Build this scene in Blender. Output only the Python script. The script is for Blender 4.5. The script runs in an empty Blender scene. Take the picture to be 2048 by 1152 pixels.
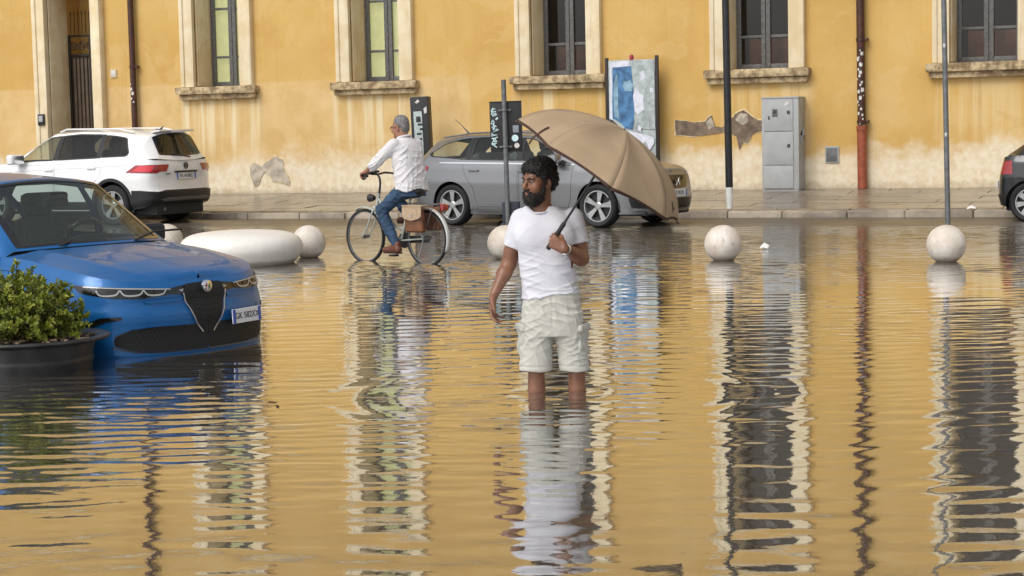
import bpy, bmesh, math, random
import numpy as np
from mathutils import Vector, Matrix, geometry, noise
R = math.radians
PI = math.pi
scn = bpy.context.scene
col = scn.collection
rng = np.random.default_rng(7)
random.seed(7)

# ------------------------------------------------------------------ camera, sky, sun, exposure
def unit(v):
    v = np.asarray(v, float)
    return v / np.linalg.norm(v)
FPX, YAW, ROLL, CAMZ = 3800.0, R(22.0), 0.022, 1.6
pitch = math.atan(326 / FPX)
fw = np.array([-math.sin(YAW) * math.cos(pitch), math.cos(YAW) * math.cos(pitch), -math.sin(pitch)])
r0 = np.array([math.cos(YAW), math.sin(YAW), 0.0]); u0 = np.cross(r0, fw)
rt = r0 * math.cos(ROLL) - u0 * math.sin(ROLL); up = np.cross(rt, fw)
cd = bpy.data.cameras.new('camera'); cam = bpy.data.objects.new('camera', cd); col.objects.link(cam)
cd.sensor_width = 36.0; cd.lens = 36.0 * FPX / 2048; cd.clip_start = 0.1; cd.clip_end = 2000
cam.matrix_world = Matrix(((rt[0], up[0], -fw[0], 0), (rt[1], up[1], -fw[1], 0), (rt[2], up[2], -fw[2], CAMZ), (0, 0, 0, 1)))
scn.camera = cam

SUN_EL, SUN_AZ = R(48), R(200)       # azimuth clockwise from +Y: behind the photographer
w = bpy.data.worlds.new('World'); scn.world = w; w.use_nodes = True
nt = w.node_tree; bg = nt.nodes['Background']
sky = nt.nodes.new('ShaderNodeTexSky'); sky.sky_type = 'NISHITA'; sky.sun_disc = False
sky.sun_elevation = SUN_EL; sky.sun_rotation = SUN_AZ; sky.air_density = 1.0; sky.dust_density = 3.0
hs = nt.nodes.new('ShaderNodeHueSaturation'); hs.inputs['Saturation'].default_value = 0.22
nt.links.new(sky.outputs[0], hs.inputs['Color']); nt.links.new(hs.outputs[0], bg.inputs['Color'])
bg.inputs['Strength'].default_value = 0.15
sl = bpy.data.lights.new('sun', 'SUN'); sl.energy = 1.3; sl.angle = R(35); sl.color = (1.0, 0.96, 0.90)
sun = bpy.data.objects.new('sun', sl); col.objects.link(sun)
sd = Vector((math.sin(SUN_AZ) * math.cos(SUN_EL), math.cos(SUN_AZ) * math.cos(SUN_EL), math.sin(SUN_EL)))
sun.rotation_euler = sd.to_track_quat('Z', 'Y').to_euler()
scn.view_settings.view_transform = 'Standard'; scn.view_settings.look = 'None'
scn.view_settings.exposure = 0.12; scn.view_settings.gamma = 1.0; scn.view_settings.use_curve_mapping = False
scn.cycles.max_bounces = 8; scn.cycles.transparent_max_bounces = 12

# ------------------------------------------------------------------ materials
class NT:
    """tiny node helper"""
    def __init__(s, name):
        s.m = bpy.data.materials.new(name); s.m.use_nodes = True
        s.t = s.m.node_tree; s.b = s.t.nodes['Principled BSDF']; s.out = s.t.nodes['Material Output']
    def n(s, kind, **kw):
        x = s.t.nodes.new('ShaderNode' + kind)
        for k, v in kw.items(): setattr(x, k, v)
        return x
    def link(s, a, b): s.t.links.new(a, b)
    def put(s, sock, v):
        if hasattr(v, 'is_output') or hasattr(v, 'links'): s.link(v, sock)
        else: sock.default_value = v
    def math(s, op, a, b=0.0, clamp=False):
        x = s.n('Math', operation=op, use_clamp=clamp); s.put(x.inputs[0], a); s.put(x.inputs[1], b); return x.outputs[0]
    def mix(s, f, a, b, blend='MIX'):
        x = s.n('MixRGB', blend_type=blend)
        s.put(x.inputs[0], f)
        for i, c in ((1, a), (2, b)):
            s.put(x.inputs[i], (*c, 1) if isinstance(c, tuple) and len(c) == 3 else c)
        return x.outputs[0]
    def ramp(s, f, lo, hi, smooth=True):
        x = s.n('MapRange', interpolation_type='SMOOTHSTEP' if smooth else 'LINEAR')
        s.put(x.inputs[0], f); s.put(x.inputs[1], lo); s.put(x.inputs[2], hi); return x.outputs[0]
    def noise(s, vec, scale, detail=4, rough=.55, dist=0):
        x = s.n('TexNoise'); x.inputs['Scale'].default_value = scale; x.inputs['Detail'].default_value = detail
        x.inputs['Roughness'].default_value = rough; x.inputs['Distortion'].default_value = dist
        s.link(vec, x.inputs['Vector']); return x.outputs[0]
    def coords(s, scale=(1, 1, 1), world=False):
        src = s.n('NewGeometry').outputs['Position'] if world else s.n('TexCoord').outputs['Object']
        m = s.n('Mapping'); m.inputs['Scale'].default_value = scale; s.link(src, m.inputs['Vector']); return m.outputs[0]
    def bump(s, h, strength=.3, dist=.01):
        b = s.n('Bump'); b.inputs['Strength'].default_value = strength; b.inputs['Distance'].default_value = dist
        s.link(h, b.inputs['Height']); s.link(b.outputs[0], s.b.inputs['Normal'])
    def set(s, **kw):
        for k, v in kw.items(): s.put(s.b.inputs[k.replace('_', ' ')], v)

def mat(name, c, rough=.5, metal=0.0, spec=.5, coat=0.0, var=0.0, vs=8.0, bump=0.0, bs=60.0, bd=.004, emit=0.0, sheen=0.0, sss=0.0):
    k = NT(name)
    k.set(Base_Color=(*c, 1), Roughness=rough, Metallic=metal)
    k.b.inputs['Specular IOR Level'].default_value = spec
    if coat: k.b.inputs['Coat Weight'].default_value = coat; k.b.inputs['Coat Roughness'].default_value = .04
    if sheen: k.b.inputs['Sheen Weight'].default_value = sheen
    if sss: k.b.inputs['Subsurface Weight'].default_value = sss; k.b.inputs['Subsurface Radius'].default_value = (.012, .005, .003)
    if emit: k.b.inputs['Emission Color'].default_value = (*c, 1); k.b.inputs['Emission Strength'].default_value = emit
    if var or bump: v = k.coords()
    if var:
        f = k.noise(v, vs, 5)
        k.set(Base_Color=k.mix(k.ramp(f, .3, .7), tuple(x * (1 - var) for x in c), tuple(min(1, x * (1 + var)) for x in c)))
    if bump: k.bump(k.noise(v, bs, 4), bump, bd)
    return k.m

def glass_mat(name, tint, refl=1.0, dust=0.0):
    k = NT(name); k.t.nodes.remove(k.b)
    tr = k.n('BsdfTransparent'); tr.inputs[0].default_value = (*tint, 1)
    gl = k.n('BsdfGlossy'); gl.inputs['Roughness'].default_value = .01
    fr = k.n('Fresnel'); k.link(k.math('SUBTRACT', 1.5, k.math('MULTIPLY', k.n('NewGeometry').outputs['Backfacing'], 1.5 - 1 / 1.5)), fr.inputs[0])
    mx = k.n('MixShader'); k.link(k.math('MULTIPLY', fr.outputs[0], refl, True), mx.inputs[0])
    k.link(tr.outputs[0], mx.inputs[1]); k.link(gl.outputs[0], mx.inputs[2]); k.link(mx.outputs[0], k.out.inputs[0])
    if dust:
        df = k.n('BsdfDiffuse'); df.inputs[0].default_value = (.5, .58, .53, 1); m2 = k.n('MixShader'); m2.inputs[0].default_value = dust
        k.link(mx.outputs[0], m2.inputs[1]); k.link(df.outputs[0], m2.inputs[2]); k.link(m2.outputs[0], k.out.inputs[0])
    return k.m

M = {}
M['stone_trim'] = mat('cream stone trim', (.62, .52, .36), .8, var=.16, vs=3.0, bump=.35, bs=25)
M['frame_wood'] = mat('grey painted window wood', (.125, .125, .125), .5, var=.25, vs=20)
M['pane'] = glass_mat('window glass', (.72, .74, .74), 1.3)
M['blind'] = mat('yellow green blind', (.70, .68, .34), .8, var=.1, vs=5, emit=.65)  # glow added to the blind cloth to brighten it
M['dark_room'] = mat('dark room', (.12, .085, .07), .9); M['red_reflection'] = mat('painted red brown reflection', (.20, .075, .045), .7, var=.3, vs=3); M['gate_board'] = mat('brown gate sheet', (.13, .09, .06), .7, var=.2, vs=4)
M['iron'] = mat('dark iron', (.028, .022, .018), .5, metal=.3, var=.3, vs=30)
M['rust_pipe'] = mat('brown painted pipe', (.060, .018, .010), .5, var=.4, vs=12, bump=.2)
M['terra_pipe'] = mat('terracotta painted pipe', (.30, .075, .032), .6, var=.2, vs=12, bump=.2)
M['sticker'] = mat('weathered white sticker', (.62, .60, .56), .6, var=.2, vs=40)
M['grey_metal'] = mat('galvanised grey metal', (.16, .165, .17), .45, metal=.4, var=.2, vs=15)
M['black_metal'] = mat('black painted metal', (.016, .017, .021), .35, spec=.5, var=.3, vs=9)
M['cabinet'] = mat('grey cabinet resin', (.38, .39, .39), .55, var=.07, vs=5, bump=.05)
M['cabinet_dark'] = mat('cabinet lock', (.05, .05, .05), .5)
M['white_paint'] = mat('white paint', (.75, .75, .73), .5, var=.1, vs=14)
M['marble'] = None
M['rubber'] = mat('tyre rubber', (.013, .013, .014), .7, var=.2, vs=30, bump=.2, bs=80)
M['black_plastic'] = mat('black plastic', (.014, .014, .015), .45, var=.2, vs=25)
M['gloss_black'] = mat('gloss black', (.006, .006, .007), .12, coat=.5)
M['interior'] = mat('car interior', (.03, .033, .033), .8)
M['seat'] = mat('car seat fabric', (.07, .08, .08), .9, var=.3, vs=30)
M['matt_black'] = mat('matt black mesh', (.005, .005, .006), .65)
M['chrome'] = mat('chrome', (.75, .76, .78), .16, metal=1.0)
M['rim'] = mat('alloy rim', (.50, .50, .50), .32, metal=.9, var=.1, vs=20)
M['rim_dark'] = mat('dark rim pocket', (.03, .03, .032), .5, metal=.4)
M['plate'] = mat('licence plate white', (.70, .71, .72), .4, var=.05, vs=30)
M['plate_blue'] = mat('licence plate blue', (.03, .09, .42), .4)
M['ink'] = mat('plate ink', (.07, .07, .09), .6)
M['red_lamp'] = mat('red lamp', (.30, .008, .012), .15, coat=1.0)
M['red_bright'] = mat('red lamp lens', (.72, .02, .04), .12, coat=1.0)
M['lamp_clear'] = mat('lamp housing', (.30, .31, .32), .15, metal=.5, coat=1.0)
M['drl'] = mat('white light guide', (.40, .40, .39), .25, coat=1.0)
M['car_glass'] = glass_mat('car glass', (.86, .90, .86), 1.0, .02)
M['screen_glass'] = glass_mat('windscreen glass', (.54, .64, .61), .7, .045)
M['privacy_glass'] = glass_mat('privacy glass', (.16, .17, .16), 1.1)
M['soil'] = mat('potting soil', (.10, .07, .05), .9, var=.4, vs=30, bump=.6, bs=40, bd=.02)
M['pot'] = mat('black planter plastic', (.022, .022, .023), .5, var=.55, vs=7, bump=.15)

def paint(name, c, metal, rough, fl=.0, coat=1.0):
    k = NT(name); v = k.coords()
    f = k.noise(v, 900, 2); g = k.noise(v, 2.5, 5)
    base = k.mix(k.ramp(f, .35, .65), tuple(x * (1 - fl) for x in c), tuple(min(1, x * (1 + fl)) for x in c))
    base = k.mix(k.math('MULTIPLY', k.ramp(g, .5, .8), .10), base, (.25, .23, .19))
    k.set(Base_Color=base, Metallic=metal, Roughness=rough)
    k.b.inputs['Coat Weight'].default_value = coat; k.b.inputs['Coat Roughness'].default_value = .03
    return k.m
M['blue_paint'] = paint('blue metallic paint', (.002, .112, .345), .30, .38, .18, .5)
M['white_car'] = paint('white car paint', (.80, .80, .80), 0, .35)
M['grey_paint'] = paint('grey metallic paint', (.25, .253, .262), .7, .33, .12, .4)
M['dark_paint'] = paint('charcoal car paint', (.016, .017, .019), .4, .35, .12)

def marble(w=0.0):
    k = NT('pale marble'); v = k.coords()
    f = k.noise(v, 3.0, 8, .65, 1.2); g = k.noise(v, 16, 6); h = k.noise(v, 1.3, 4)
    c = k.mix(k.ramp(f, .35, .7), (.60, .52, .44), (.78, .74, .68))
    c = k.mix(k.math('MULTIPLY', k.ramp(h, .5, .7), .45 * (1 - w)), c, (.62, .45, .37)); c = k.mix(w * .75, c, (.80, .78, .73))
    c = k.mix(k.math('MULTIPLY', k.ramp(g, .58, .72), .6 * (1 - .7 * w)), c, (.30, .27, .23))
    gs_ = k.n('SeparateXYZ'); k.link(k.n('NewGeometry').outputs['Position'], gs_.inputs[0]); tide = k.ramp(k.math('ADD', gs_.outputs[2], k.math('MULTIPLY', f, -.10)), .03, -.035)
    c = k.mix(k.math('MULTIPLY', tide, .6), c, (.22, .17, .10)); k.set(Base_Color=c, Roughness=.5); k.bump(g, .35, .012); return k.m
M['marble'] = marble(); M['white_marble'] = marble(1.0)

def wall_plaster():
    """ochre plaster: damp cream foot, paler repainted field on the left, streaks under the sills"""
    k = NT('ochre plaster')
    pos = k.n('NewGeometry').outputs['Position']
    sep = k.n('SeparateXYZ'); k.link(pos, sep.inputs[0]); X, Z = sep.outputs[0], sep.outputs[2]
    v = k.coords(world=True)
    n1 = k.noise(v, .5, 6); n2 = k.noise(v, 2.2, 7, .6); n3 = k.noise(v, 9, 6, .6); n4 = k.noise(v, 45, 4)
    c = k.mix(k.ramp(n1, .3, .7), (.57, .352, .108), (.65, .425, .145))
    c = k.mix(k.math('MULTIPLY', k.ramp(n2, .45, .75), .35), c, (.68, .49, .23))
    c = k.mix(k.math('MULTIPLY', k.ramp(n3, .55, .8), .22), c, (.46, .29, .11))
    # paler repaint up to about sill height, left of x = -14.6
    edge = k.math('ADD', Z, k.math('MULTIPLY', k.math('SUBTRACT', n2, .5), .12))
    m = k.math('MULTIPLY', k.ramp(edge, 2.62, 2.54), k.ramp(X, -14.58, -14.64))
    c = k.mix(k.math('MULTIPLY', m, .8), c, k.mix(k.ramp(n2, .3, .7), (.62, .42, .18), (.72, .52, .26)))
    # vertical streaks
    vs = k.coords((5.0, 5.0, .16), world=True); st = k.noise(vs, 1.0, 6, .6)
    vs2 = k.coords((13.0, 13.0, .25), world=True); st2 = k.noise(vs2, 1.0, 4, .6)
    tot = None
    for cx in (-20.21, -16.62, -12.74, -8.84, -4.8):
        d = k.math('ABSOLUTE', k.math('SUBTRACT', X, cx)); a = k.ramp(d, 1.08, .85)
        tot = a if tot is None else k.math('MAXIMUM', tot, a)
    under = k.math('MULTIPLY', tot, k.math('MULTIPLY', k.ramp(Z, 2.42, 2.25), k.ramp(Z, .75, 1.7)))
    lf = k.ramp(X, -9.5, -16.0)
    amt = k.math('ADD', .35, k.math('MULTIPLY', lf, .6))
    c = k.mix(k.math('MULTIPLY', k.math('MULTIPLY', under, k.ramp(st, .45, .62)), amt), c, (.78, .66, .42))
    c = k.mix(k.math('MULTIPLY', k.math('MULTIPLY', under, k.ramp(st2, .55, .72)), .45), c, (.48, .31, .15))
    c = k.mix(k.math('MULTIPLY', k.ramp(st2, .52, .75), .18), c, (.45, .28, .11))
    # rising damp
    hgt = k.math('ADD', k.math('MULTIPLY', n2, 1.0), k.math('MULTIPLY', n1, .9))
    lvl = k.math('ADD', hgt, .05)
    damp = k.ramp(k.math('SUBTRACT', lvl, Z), -.28, .22)
    dc = k.mix(k.ramp(n3, .3, .7), (.72, .61, .43), (.82, .74, .59))
    dc = k.mix(k.math('MULTIPLY', k.ramp(n2, .55, .75), .35), dc, (.64, .49, .34))
    c = k.mix(k.math('MULTIPLY', damp, .92), c, dc)
    foot = k.ramp(k.math('ADD', Z, k.math('MULTIPLY', n3, .25)), .62, .40)
    c = k.mix(k.math('MULTIPLY', foot, .55), c, (.36, .27, .18))
    cr = k.noise(v, 1.1, 9, .7, 1.5); ck = k.math('SUBTRACT', 1.0, k.ramp(k.math('ABSOLUTE', k.math('SUBTRACT', cr, .5)), .0, .006))
    c = k.mix(k.math('MULTIPLY', k.math('MULTIPLY', ck, k.ramp(n1, .5, .62)), .35), c, (.28, .18, .09))
    big = k.noise(v, .9, 3, .5, .8); c = k.mix(k.math('MULTIPLY', k.ramp(big, .57, .60), .16), c, (.74, .56, .30)); c = k.mix(k.math('MULTIPLY', k.ramp(big, .40, .36), .14), c, (.44, .27, .09))
    spk = k.ramp(n4, .68, .76)
    c = k.mix(k.math('MULTIPLY', spk, .25), c, (.42, .30, .16))
    k.set(Base_Color=c, Roughness=.9); k.b.inputs['Specular IOR Level'].default_value = .2
    k.bump(k.math('ADD', n3, k.math('MULTIPLY', n4, .6)), .35, .012)
    return k.m
M['plaster'] = wall_plaster()

def sill_stone():
    k = NT('weathered sill stone'); v = k.coords(world=True)
    n2 = k.noise(v, 5, 7, .65); n3 = k.noise(v, 22, 5)
    c = k.mix(k.ramp(n2, .38, .62), (.22, .15, .08), (.60, .47, .28))
    c = k.mix(k.math('MULTIPLY', k.ramp(n3, .5, .7), .5), c, (.14, .10, .06))
    k.set(Base_Color=c, Roughness=.9); k.bump(n2, .5, .02); return k.m
M['sill'] = sill_stone()
def surround_stone():
    k = NT('cream window surround'); v = k.coords(world=True); vs = k.coords((6, 6, .5), world=True)
    n2 = k.noise(v, 2.0, 6, .6); s = k.noise(vs, 1.2, 6, .6); n3 = k.noise(v, 30, 4)
    c = k.mix(k.ramp(n2, .35, .65), (.70, .56, .34), (.80, .70, .50))
    c = k.mix(k.math('MULTIPLY', k.ramp(s, .5, .7), .45), c, (.50, .37, .21))
    c = k.mix(k.math('MULTIPLY', k.ramp(n3, .6, .75), .2), c, (.4, .3, .2))
    k.set(Base_Color=c, Roughness=.85); k.bump(n3, .25, .008); return k.m
M['surround'] = surround_stone()
M['bare_mortar'] = mat('bare grey render', (.19, .14, .10), .95, var=.4, vs=5, bump=.6, bs=30, bd=.02)
M['pale_mortar'] = mat('pale bare render', (.46, .40, .32), .95, var=.3, vs=6, bump=.6, bs=30, bd=.02)

def wet_stone(name, a, b, rough):
    k = NT(name); v = k.coords(world=True); vs = k.coords((1.2, 6, 1), world=True)
    n2 = k.noise(vs, .8, 6, .6); n3 = k.noise(v, 14, 5); n1 = k.noise(v, .6, 4)
    c = k.mix(k.ramp(n2, .35, .65), a, b); c = k.mix(k.math('MULTIPLY', k.ramp(n3, .55, .75), .35), c, tuple(x * .5 for x in a))
    k.set(Base_Color=c, Roughness=k.math('ADD', rough, k.math('MULTIPLY', n1, .35)))
    k.b.inputs['Specular IOR Level'].default_value = .6; k.bump(n3, .2, .006); return k.m
M['slab'] = wet_stone('wet paving slab', (.155, .128, .097), (.255, .215, .163), .08)
M['kerb'] = wet_stone('kerb stone', (.16, .13, .095), (.44, .37, .28), .4)
M['street'] = wet_stone('wet street stone', (.06, .05, .042), (.12, .10, .08), .2)

def water_mat():
    """silty flood water: a murky body under a strongly reflecting skin; a thin film over the stones near the kerb"""
    k = NT('flood water'); v = k.coords(world=True)
    sep = k.n('SeparateXYZ'); k.link(k.n('NewGeometry').outputs['Position'], sep.inputs[0])
    n1 = k.noise(v, .35, 4)
    vs = k.coords((.9, 7.0, 1), world=True); n2 = k.noise(vs, .9, 5, .6)
    deep = k.mix(k.ramp(n1, .3, .7), (.048, .039, .025), (.068, .054, .034))
    shallow = k.mix(k.ramp(n2, .35, .65), (.028, .025, .021), (.085, .072, .055))
    sh = k.ramp(k.math('ADD', sep.outputs[1], k.math('MULTIPLY', k.math('SUBTRACT', n2, .5), 7.0)), 15.0, 26.5)
    k.set(Base_Color=k.mix(sh, deep, shallow), Roughness=.5)
    b = k.n('Bump'); b.inputs['Strength'].default_value = .09; b.inputs['Distance'].default_value = .004
    k.link(k.noise(v, 15.0, 3, .55), b.inputs['Height'])
    g = k.n('BsdfGlossy'); g.inputs['Roughness'].default_value = .02; g.inputs[0].default_value = (.92, .935, .95, 1); k.link(b.outputs[0], g.inputs['Normal'])
    fr = k.n('Fresnel'); fr.inputs[0].default_value = 1.45; k.link(b.outputs[0], fr.inputs['Normal'])
    f = k.math('ADD', .14, k.math('MULTIPLY', fr.outputs[0], 1.42), True)
    f = k.math('MULTIPLY', f, k.math('SUBTRACT', 1.0, k.math('MULTIPLY', sh, .56)))
    mx = k.n('MixShader'); k.link(f, mx.inputs[0]); k.link(k.b.outputs[0], mx.inputs[1]); k.link(g.outputs[0], mx.inputs[2]); k.link(mx.outputs[0], k.out.inputs[0])
    return k.m
M['water'] = water_mat()

# ------------------------------------------------------------------ objects
def tag(o, label=None, cat=None, group=None, kind=None):
    for k, v in (('label', label), ('category', cat), ('group', group), ('kind', kind)):
        if v: o[k] = v
    return o
def thing(name, label, cat, loc=(0, 0, 0), rz=0.0, group=None):
    o = bpy.data.objects.new(name, None); col.objects.link(o); o.empty_display_size = .2
    o.location = loc; o.rotation_euler = (0, 0, rz)
    return tag(o, label, cat, group)
def link(name, me, parent=None, loc=(0, 0, 0)):
    o = bpy.data.objects.new(name, me); col.objects.link(o); o.location = loc
    if parent is not None: o.parent = parent
    return o
def mesh(name, V, F, mats, parent=None, N=None, smooth=True, mi=None):
    me = bpy.data.meshes.new(name); me.from_pydata([tuple(v) for v in V], [], [tuple(int(i) for i in f) for f in F])
    for m in (mats if isinstance(mats, (list, tuple)) else [mats]): me.materials.append(m)
    if mi is not None: me.polygons.foreach_set('material_index', np.asarray(mi, dtype=np.int32))
    me.polygons.foreach_set('use_smooth', np.full(len(me.polygons), smooth))
    me.update()
    if N is not None: me.normals_split_custom_set_from_vertices([tuple(n) for n in N])
    return link(name, me, parent)

class B:
    """collects shapes in one bmesh"""
    def __init__(s): s.bm = bmesh.new()
    def box(s, c, size, bev=0.0, rot=None, seg=2, taper=None):
        m = Matrix.Translation(c) @ (rot.to_4x4() if rot is not None else Matrix()) @ Matrix.Diagonal((*size, 1))
        g = bmesh.ops.create_cube(s.bm, size=1.0)
        vs = g['verts']
        if taper:
            for v in vs:
                if v.co.z > 0: v.co.x *= taper[0]; v.co.y *= taper[1]
        bmesh.ops.transform(s.bm, matrix=m, verts=vs)
        if bev:
            es = list({e for v in vs for e in v.link_edges})
            bmesh.ops.bevel(s.bm, geom=es, offset=bev, segments=seg, profile=.6, affect='EDGES')
        return s
    def tube(s, pts, r, n=10, closed=False, caps=True):
        pts = [Vector(p) for p in pts]; k = len(pts)
        rr = r if isinstance(r, (list, tuple)) else [r] * k
        rings = []; prev = None
        for i, p in enumerate(pts):
            a = pts[(i - 1) % k] if (closed or i > 0) else p
            b = pts[(i + 1) % k] if (closed or i < k - 1) else p
            t = (b - a).normalized()
            if prev is None:
                ref = Vector((0, 0, 1)) if abs(t.z) < .9 else Vector((1, 0, 0))
                u = t.cross(ref).normalized()
            else:
                u = (prev - t * prev.dot(t)).normalized()
            prev = u; v = t.cross(u)
            rings.append([s.bm.verts.new(p + (u * math.cos(2 * PI * j / n) + v * math.sin(2 * PI * j / n)) * rr[i]) for j in range(n)])
        for i in range(k if closed else k - 1):
            a, b = rings[i], rings[(i + 1) % k]
            for j in range(n): s.bm.faces.new((a[j], b[j], b[(j + 1) % n], a[(j + 1) % n]))
        if caps and not closed:
            s.bm.faces.new(rings[0]); s.bm.faces.new(rings[-1][::-1])
        return s
    def lathe(s, prof, n=32, c=(0, 0, 0), axis='Z', rot=None):
        rings = []
        for r, z in prof:
            ring = []
            for j in range(n if r > 1e-6 else 1):
                a = 2 * PI * j / n; p = (r * math.cos(a), r * math.sin(a), z)
                if axis == 'Y': p = (p[0], p[2], p[1])
                elif axis == 'X': p = (p[2], p[0], p[1])
                p = Vector(p)
                if rot is not None: p = rot @ p
                ring.append(s.bm.verts.new(p + Vector(c)))
            rings.append(ring)
        for a, b in zip(rings, rings[1:]):
            for j in range(n):
                q = [a[j % len(a)], a[(j + 1) % n % len(a)], b[(j + 1) % n % len(b)], b[j % len(b)]]
                u = []
                for v in q:
                    if v not in u: u.append(v)
                if len(u) > 2: s.bm.faces.new(u)
        return s
    def poly(s, pts, d, bev=0):
        """prism: closed outline pts (3d), extruded by vector d"""
        d = Vector(d); a = [s.bm.verts.new(Vector(p)) for p in pts]; b = [s.bm.verts.new(Vector(p) + d) for p in pts]
        n = len(a)
        s.bm.faces.new(a[::-1]); s.bm.faces.new(b)
        for i in range(n): s.bm.faces.new((a[i], a[(i + 1) % n], b[(i + 1) % n], b[i]))
        return s
    def obj(s, name, m, parent=None, smooth=True, angle=35, loc=(0, 0, 0)):
        bmesh.ops.recalc_face_normals(s.bm, faces=s.bm.faces)
        me = bpy.data.meshes.new(name)
        if smooth:
            for f in s.bm.faces: f.smooth = True
            lim = R(angle)
            for e in s.bm.edges:
                if len(e.link_faces) == 2 and e.calc_face_angle(0) > lim: e.smooth = False
        s.bm.to_mesh(me); s.bm.free(); me.materials.append(m)
        return link(name, me, parent, loc)
def copy_tree(o, parent=None, **kw):
    c = o.copy(); col.objects.link(c)
    if parent is not None: c.parent = parent
    for ch in [x for x in bpy.data.objects if x.parent == o]: copy_tree(ch, c)
    for k, v in kw.items(): setattr(c, k, v)
    return c
def rotm(axis, deg): return Matrix.Rotation(R(deg), 3, axis)
# ------------------------------------------------------------------ the setting: street, water, kerb, pavement
GY = [-60, 0, 11, 12.5, 14, 20.5, 24, 30.1]; GZ = [-.36, -.345, -.335, -.336, -.33, -.028, -.02, .012]
def gz(y): return float(np.interp(y, GY, GZ))
ys = [-60, -20, 0, 6, 9, 11, 12.5, 14, 16, 18, 20.5, 22, 24, 27, 30.13]
V = []; F = []
for y in ys:
    for x in (-90, -30, -15, 0, 60): V.append((x, y, gz(y)))
for i in range(len(ys) - 1):
    for j in range(4):
        a = i * 5 + j; F.append((a, a + 1, a + 6, a + 5))
tag(mesh('street', V, F, M['street']), kind='structure')

# rippled flood water: real waves, calm towards the rim of the fine patch
wr = np.random.default_rng(3)
NW = 110
lam = np.exp(wr.uniform(math.log(.065), math.log(.48), NW))
ang = wr.normal(R(90) + YAW, R(16), NW); ph = wr.uniform(0, 2 * PI, NW)
slope = 0.048 * math.sqrt(2 / NW) * wr.uniform(.5, 1.4, NW) * np.where(lam > .26, .55, 1.05)
MANX, MANY = -3.98, 10.55
def vnoise(x, y, s, seed):
    q = np.random.default_rng(seed); o = np.zeros_like(x)
    for _ in range(7):
        a = q.uniform(0, 2 * PI); o += np.sin((x * math.cos(a) + y * math.sin(a)) * s * q.uniform(.5, 1.6) + q.uniform(0, 6.3))
    return o / 7 ** .5
def waves(x, y):
    h = np.zeros_like(x); xx = x + .10 * vnoise(x, y, 1.1, 5); yy = y + .10 * vnoise(x, y, 1.3, 6)
    gust = np.clip(.80 + .45 * vnoise(x, y, .55, 8), .3, 1.8)
    gust2 = np.clip(.80 + .55 * vnoise(x, y, .9, 9), .2, 2.0)
    for i in range(NW):
        k = 2 * PI / lam[i]
        s = slope[i] / k * (gust if lam[i] > .25 else gust2)
        h += s * np.sin(k * (xx * math.cos(ang[i]) + yy * math.sin(ang[i])) + ph[i])
    far = np.clip((y - 11.5) / 8.0, 0, 1)
    h *= 1 + .5 * far; h *= 1 + 1.1 * np.clip((-5.2 - x) / 1.0, 0, 1) * np.clip((11.5 - y) / 1.5, 0, 1)
    # rings that spread from the standing man's shins
    for cx, cy in ((MANX - .12, MANY - .04), (MANX + .12, MANY + .03)):
        r = np.hypot(x - cx, y - cy)
        h += .0028 * np.exp(-((r - .085) / .03) ** 2)
        h += .0020 * np.sin(2 * PI * r / .21) * np.exp(-r / .85) * np.clip(r / .1, 0, 1)
        h += .0017 * np.sin(2 * PI * r / .33 + 1) * np.exp(-((r - 1.35) / .22) ** 2)
    return h
X0, X1, Y0, Y1, SX, ST = -25.0, 4.5, 4.0, 30.2, .058, .027
nx, ny = int((X1 - X0) / SX) + 1, int((Y1 - Y0) / ST) + 1
gx, gy = np.meshgrid(np.linspace(X0, X1, nx), np.linspace(Y0, Y1, ny))
hz = waves(gx, gy)
ed = np.minimum.reduce([gx - X0, X1 - gx, gy - Y0]); hz *= np.clip(ed / .8, 0, 1)
co = np.stack([gx, gy, hz], -1).reshape(-1, 3)
idx = np.arange(nx * ny).reshape(ny, nx)
q = np.stack([idx[:-1, :-1], idx[:-1, 1:], idx[1:, 1:], idx[1:, :-1]], -1).reshape(-1, 4)
ring = np.array([(-90, -60, 0), (60, -60, 0), (60, 30.2, 0), (-90, 30.2, 0), (X0, -60, 0), (X1, -60, 0)], float)
b = len(co); co = np.concatenate([co, ring])
i00, i10, i01, i11 = idx[0, 0], idx[0, -1], idx[-1, 0], idx[-1, -1]
extra = [[b, b + 4, i00, i01], [b, i01, i01, b + 3]]
me = bpy.data.meshes.new('water')
nq = len(q)
tris = [(b, b + 4, i00), (b, i00, i01), (b, i01, b + 3), (b + 1, b + 2, i11), (b + 1, i11, i10), (b + 1, i10, b + 5)]
me.vertices.add(len(co)); me.vertices.foreach_set('co', co.ravel())
# strip in front of the fine patch shares its whole front edge, so no gap opens
front = [(b + 4, int(idx[0, j + 1]), int(idx[0, j])) for j in range(nx // 2)] + [(b + 5, int(idx[0, j + 1]), int(idx[0, j])) for j in range(nx // 2, nx - 1)] + [(b + 4, b + 5, int(idx[0, nx // 2]))]
left = [(b, int(idx[j, 0]), int(idx[j + 1, 0])) for j in range(0, ny - 1)] + [(b, b + 4, i00), (b, i01, b + 3)]
right = [(int(idx[j, -1]), b + 1, int(idx[j + 1, -1])) for j in range(0, ny - 1)] + [(b + 1, i10, b + 5), (b + 1, b + 2, i11)]
tris = front + left + right
ls = np.concatenate([q.ravel(), np.array(tris).ravel()]).astype(np.int32)
starts = np.concatenate([np.arange(nq) * 4, nq * 4 + np.arange(len(tris)) * 3]).astype(np.int32)
me.loops.add(len(ls)); me.loops.foreach_set('vertex_index', ls)
me.polygons.add(nq + len(tris)); me.polygons.foreach_set('loop_start', starts)
me.polygons.foreach_set('use_smooth', np.ones(nq + len(tris), bool))
me.update(calc_edges=True); me.validate()
me.materials.append(M['water'])
tag(link('water', me), kind='structure')

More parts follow.
